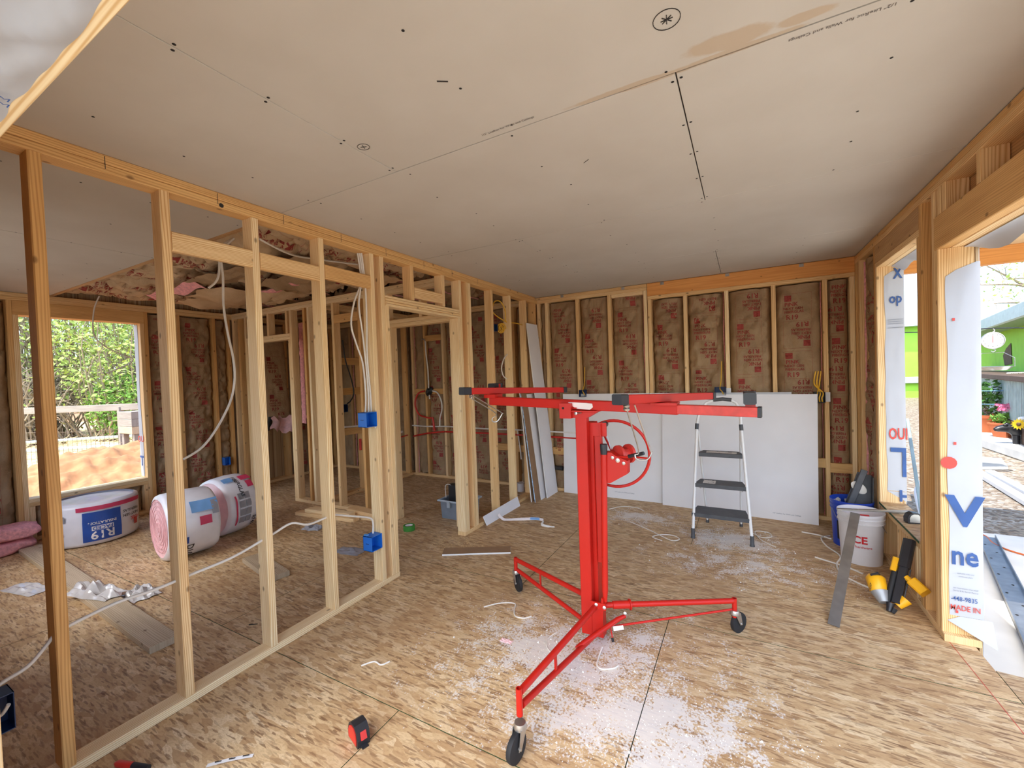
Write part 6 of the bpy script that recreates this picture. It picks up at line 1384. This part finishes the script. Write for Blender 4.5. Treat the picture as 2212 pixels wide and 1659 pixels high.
mb = MB(); leaves(mb, 420, ellips((8.6, 20.8, 4.5), (1.7, 1.2, 1.4)), .075, rr); leaves(mb, 70, ellips((7.6, 20.2, 3.9), (.8, .4, .8)), .06, rr); ob('foliage', mb, M['leaf_lt'], tt, kind='stuff')

# left yard: dirt mound, straw bed, wire fence, rail fence and brush
mb = MB()
def mound(a, b):
    x = -13.6 + a * 5.2; y = .9 + b * 5.6; r = math.hypot((a - .5) * 2, (b - .5) * 2); h_ = max(0, 1 - r) ** .8
    return V((x, y, -.5 + h_ * (.95 + .3 * noise.noise(V((x, y, 1)))) + .14 * noise.noise(V((x * 2.4, y * 2.4, 2))) * min(1, h_ * 4) + .10 * noise.noise(V((x * 7, y * 7, 5))) * min(1, h_ * 4)))
mb.grid(110, 110, mound); ob('dirt_mound', mb, M['dirt'], None, 'mound of dug red brown dirt outside the left window', 'dirt mound', smooth=70)
ground('ground_straw', (-34, -6), (-14.2, 24), -.36, 'straw', 'straw covered garden bed beyond the dirt mound', .10, 30, 7)
rr = random.Random(23); mb = MB()
for _ in range(1500):
    x = rr.uniform(-24, -13.8); y = 1.5 + (-x - 13) * .28 + rr.uniform(-2.5, 3.5); L = rr.uniform(.12, .4); a = rr.uniform(0, 3.14); z = -.33 + rr.uniform(0, .15); tl = rr.uniform(-.1, .6)
    e = V((math.cos(a) * L, math.sin(a) * L, tl * L)); w = V((-math.sin(a), math.cos(a), 0)) * .008; p = V((x, y, z)); k = mb.add([p - w, p + w, p + e + w * .5 + V((0, 0, .01)), p + e - w * .5]); mb.face((k, k + 1, k + 2, k + 3))
ob('straw_stalks', mb, M['straw'], None, 'loose dry straw stalks over the garden bed', 'straw', kind='stuff')
for i, (a, b, lb) in enumerate((((-18.6, .9, -.1), (-14.4, 5.6, -.1), 'nearer'), ((-20.5, 1.2, -.05), (-16.4, 6.6, -.05), 'farther'))):
    mb = MB(); mb.tube(smooth_pts([a, V(a).lerp(V(b), .5) + V((0, 0, .04)), b], 6), .05, 8); ob('irrigation_pipe', mb, M['bluegrey'], None, lb + ' grey irrigation pipe across the straw bed', 'pipe', smooth=50)
rf = thing('rail_fence', (-15.5, 4, -.4), 'weathered grey rail fence in front of the brush', 'fence')
for k in range(3):
    p = V((-17.9, 2.7, .97)) + V((3.0, 1.65, .02)) * (k * .92 - .5); mb = MB(); mb.board(p, p + V((3.0, 1.65, .02)) * .915, .05, .17, (0, 0, 1), .008); ob('rail', mb, M['barn_wood'], rf)
for k in range(5):
    p = V((-19.3, 1.95, -.45)) + V((3.0, 1.65, 0)) * (k * .55); mb = MB(); mb.box((p.x - .06, p.y - .06, -.45), (p.x + .06, p.y + .06, 1.0), .008); ob('post', mb, M['barn_wood'], rf)
wf = thing('wire_fence', (-13.2, 3.8, -.4), 'sagging welded wire fence by the straw bed', 'fence')
mb = MB()
for k in range(26):
    p = V((-14.6 + k * .09, 2.9 + k * .052, 0)); mb.tube([p + V((0, 0, -.35)), p + V((0, .0, .62))], .004, 3)
for z in (-.2, -.05, .1, .25, .4, .55): mb.tube([(-14.6, 2.9, z), (-13.4, 3.6, z - .03), (-12.3, 4.25, z)], .004, 3)
ob('mesh', mb, M['twig'], wf, kind='stuff')
pb = thing('planter_box', (-12.1, 4.15, -.4), 'raised weathered planter box on posts at the right of the left window', 'planter')
for k in range(3): ob('board', MB().box((-12.42, 4.0, .47 + k * .165), (-11.75, 4.45, .63 + k * .165), .006), M['barn_wood'] if k else M['grey_wood'], pb)
for x in (-12.36, -11.82): ob('leg', MB().box((x - .05, 4.04, -.45), (x + .05, 4.14, .47), .006), M['barn_wood'], pb)
def brush(name, c, r, nl, nb, lm, label, seed, ls=.16):
    t = thing(name, (c[0], c[1], c[2] - r[2]), label, 'shrub'); rr = random.Random(seed); mb = MB(); bz = c[2] - r[2]
    for _ in range(nb):
        p, _s = ellips(c, r)(rr); b = V((c[0] + rr.uniform(-.6, .6) * r[0], c[1] + rr.uniform(-.6, .6) * r[1], bz)); p.z = max(p.z, bz + .3); mid = b.lerp(p, .55) + V((rr.uniform(-.5, .5), rr.uniform(-.5, .5), rr.uniform(0, .8)))
        mb.tube(smooth_pts([b, mid, p], 3), [.03, .028, .024, .02, .016, .012, .008], 4)
    ob('twigs', mb, M['twig'], t, kind='stuff')
    if nl: mb = MB(); leaves(mb, nl, ellips(c, r), ls, rr); ob('foliage', mb, M[lm], t, kind='stuff')
    return t
brush('green_brush', (-20.5, 7.2, 3.2), (2.6, 2.2, 3.6), 11000, 160, 'leaf_lt', 'tall spring green brush filling the right of the left window', 41, .085)
brush('green_brush', (-19.6, 6.9, .8), (1.8, 1.4, 1.3), 4200, 40, 'leaf', 'low bright green shrub behind the rail fence', 43, .08)
brush('twiggy_brush', (-22.0, 4.6, 1.4), (2.2, 2.2, 1.7), 500, 240, 'leaf_lt', 'tangle of bare grey brush left in the left window', 45, .08)
brush('green_brush', (-24.5, 5.6, 4.6), (3.0, 3.0, 4.0), 8000, 200, 'leaf_lt', 'pale leafy tree behind the bare brush', 47, .09)
brush('green_brush', (-28, 12, 3.5), (5, 4, 4.5), 4200, 60, 'leaf', 'dense green thicket far behind the rail fence', 49, .22)
brush('green_brush', (-27, -1.0, 3.5), (5, 4, 4.5), 4200, 60, 'leaf', 'dense green thicket left of the pale leafy tree', 53, .22)
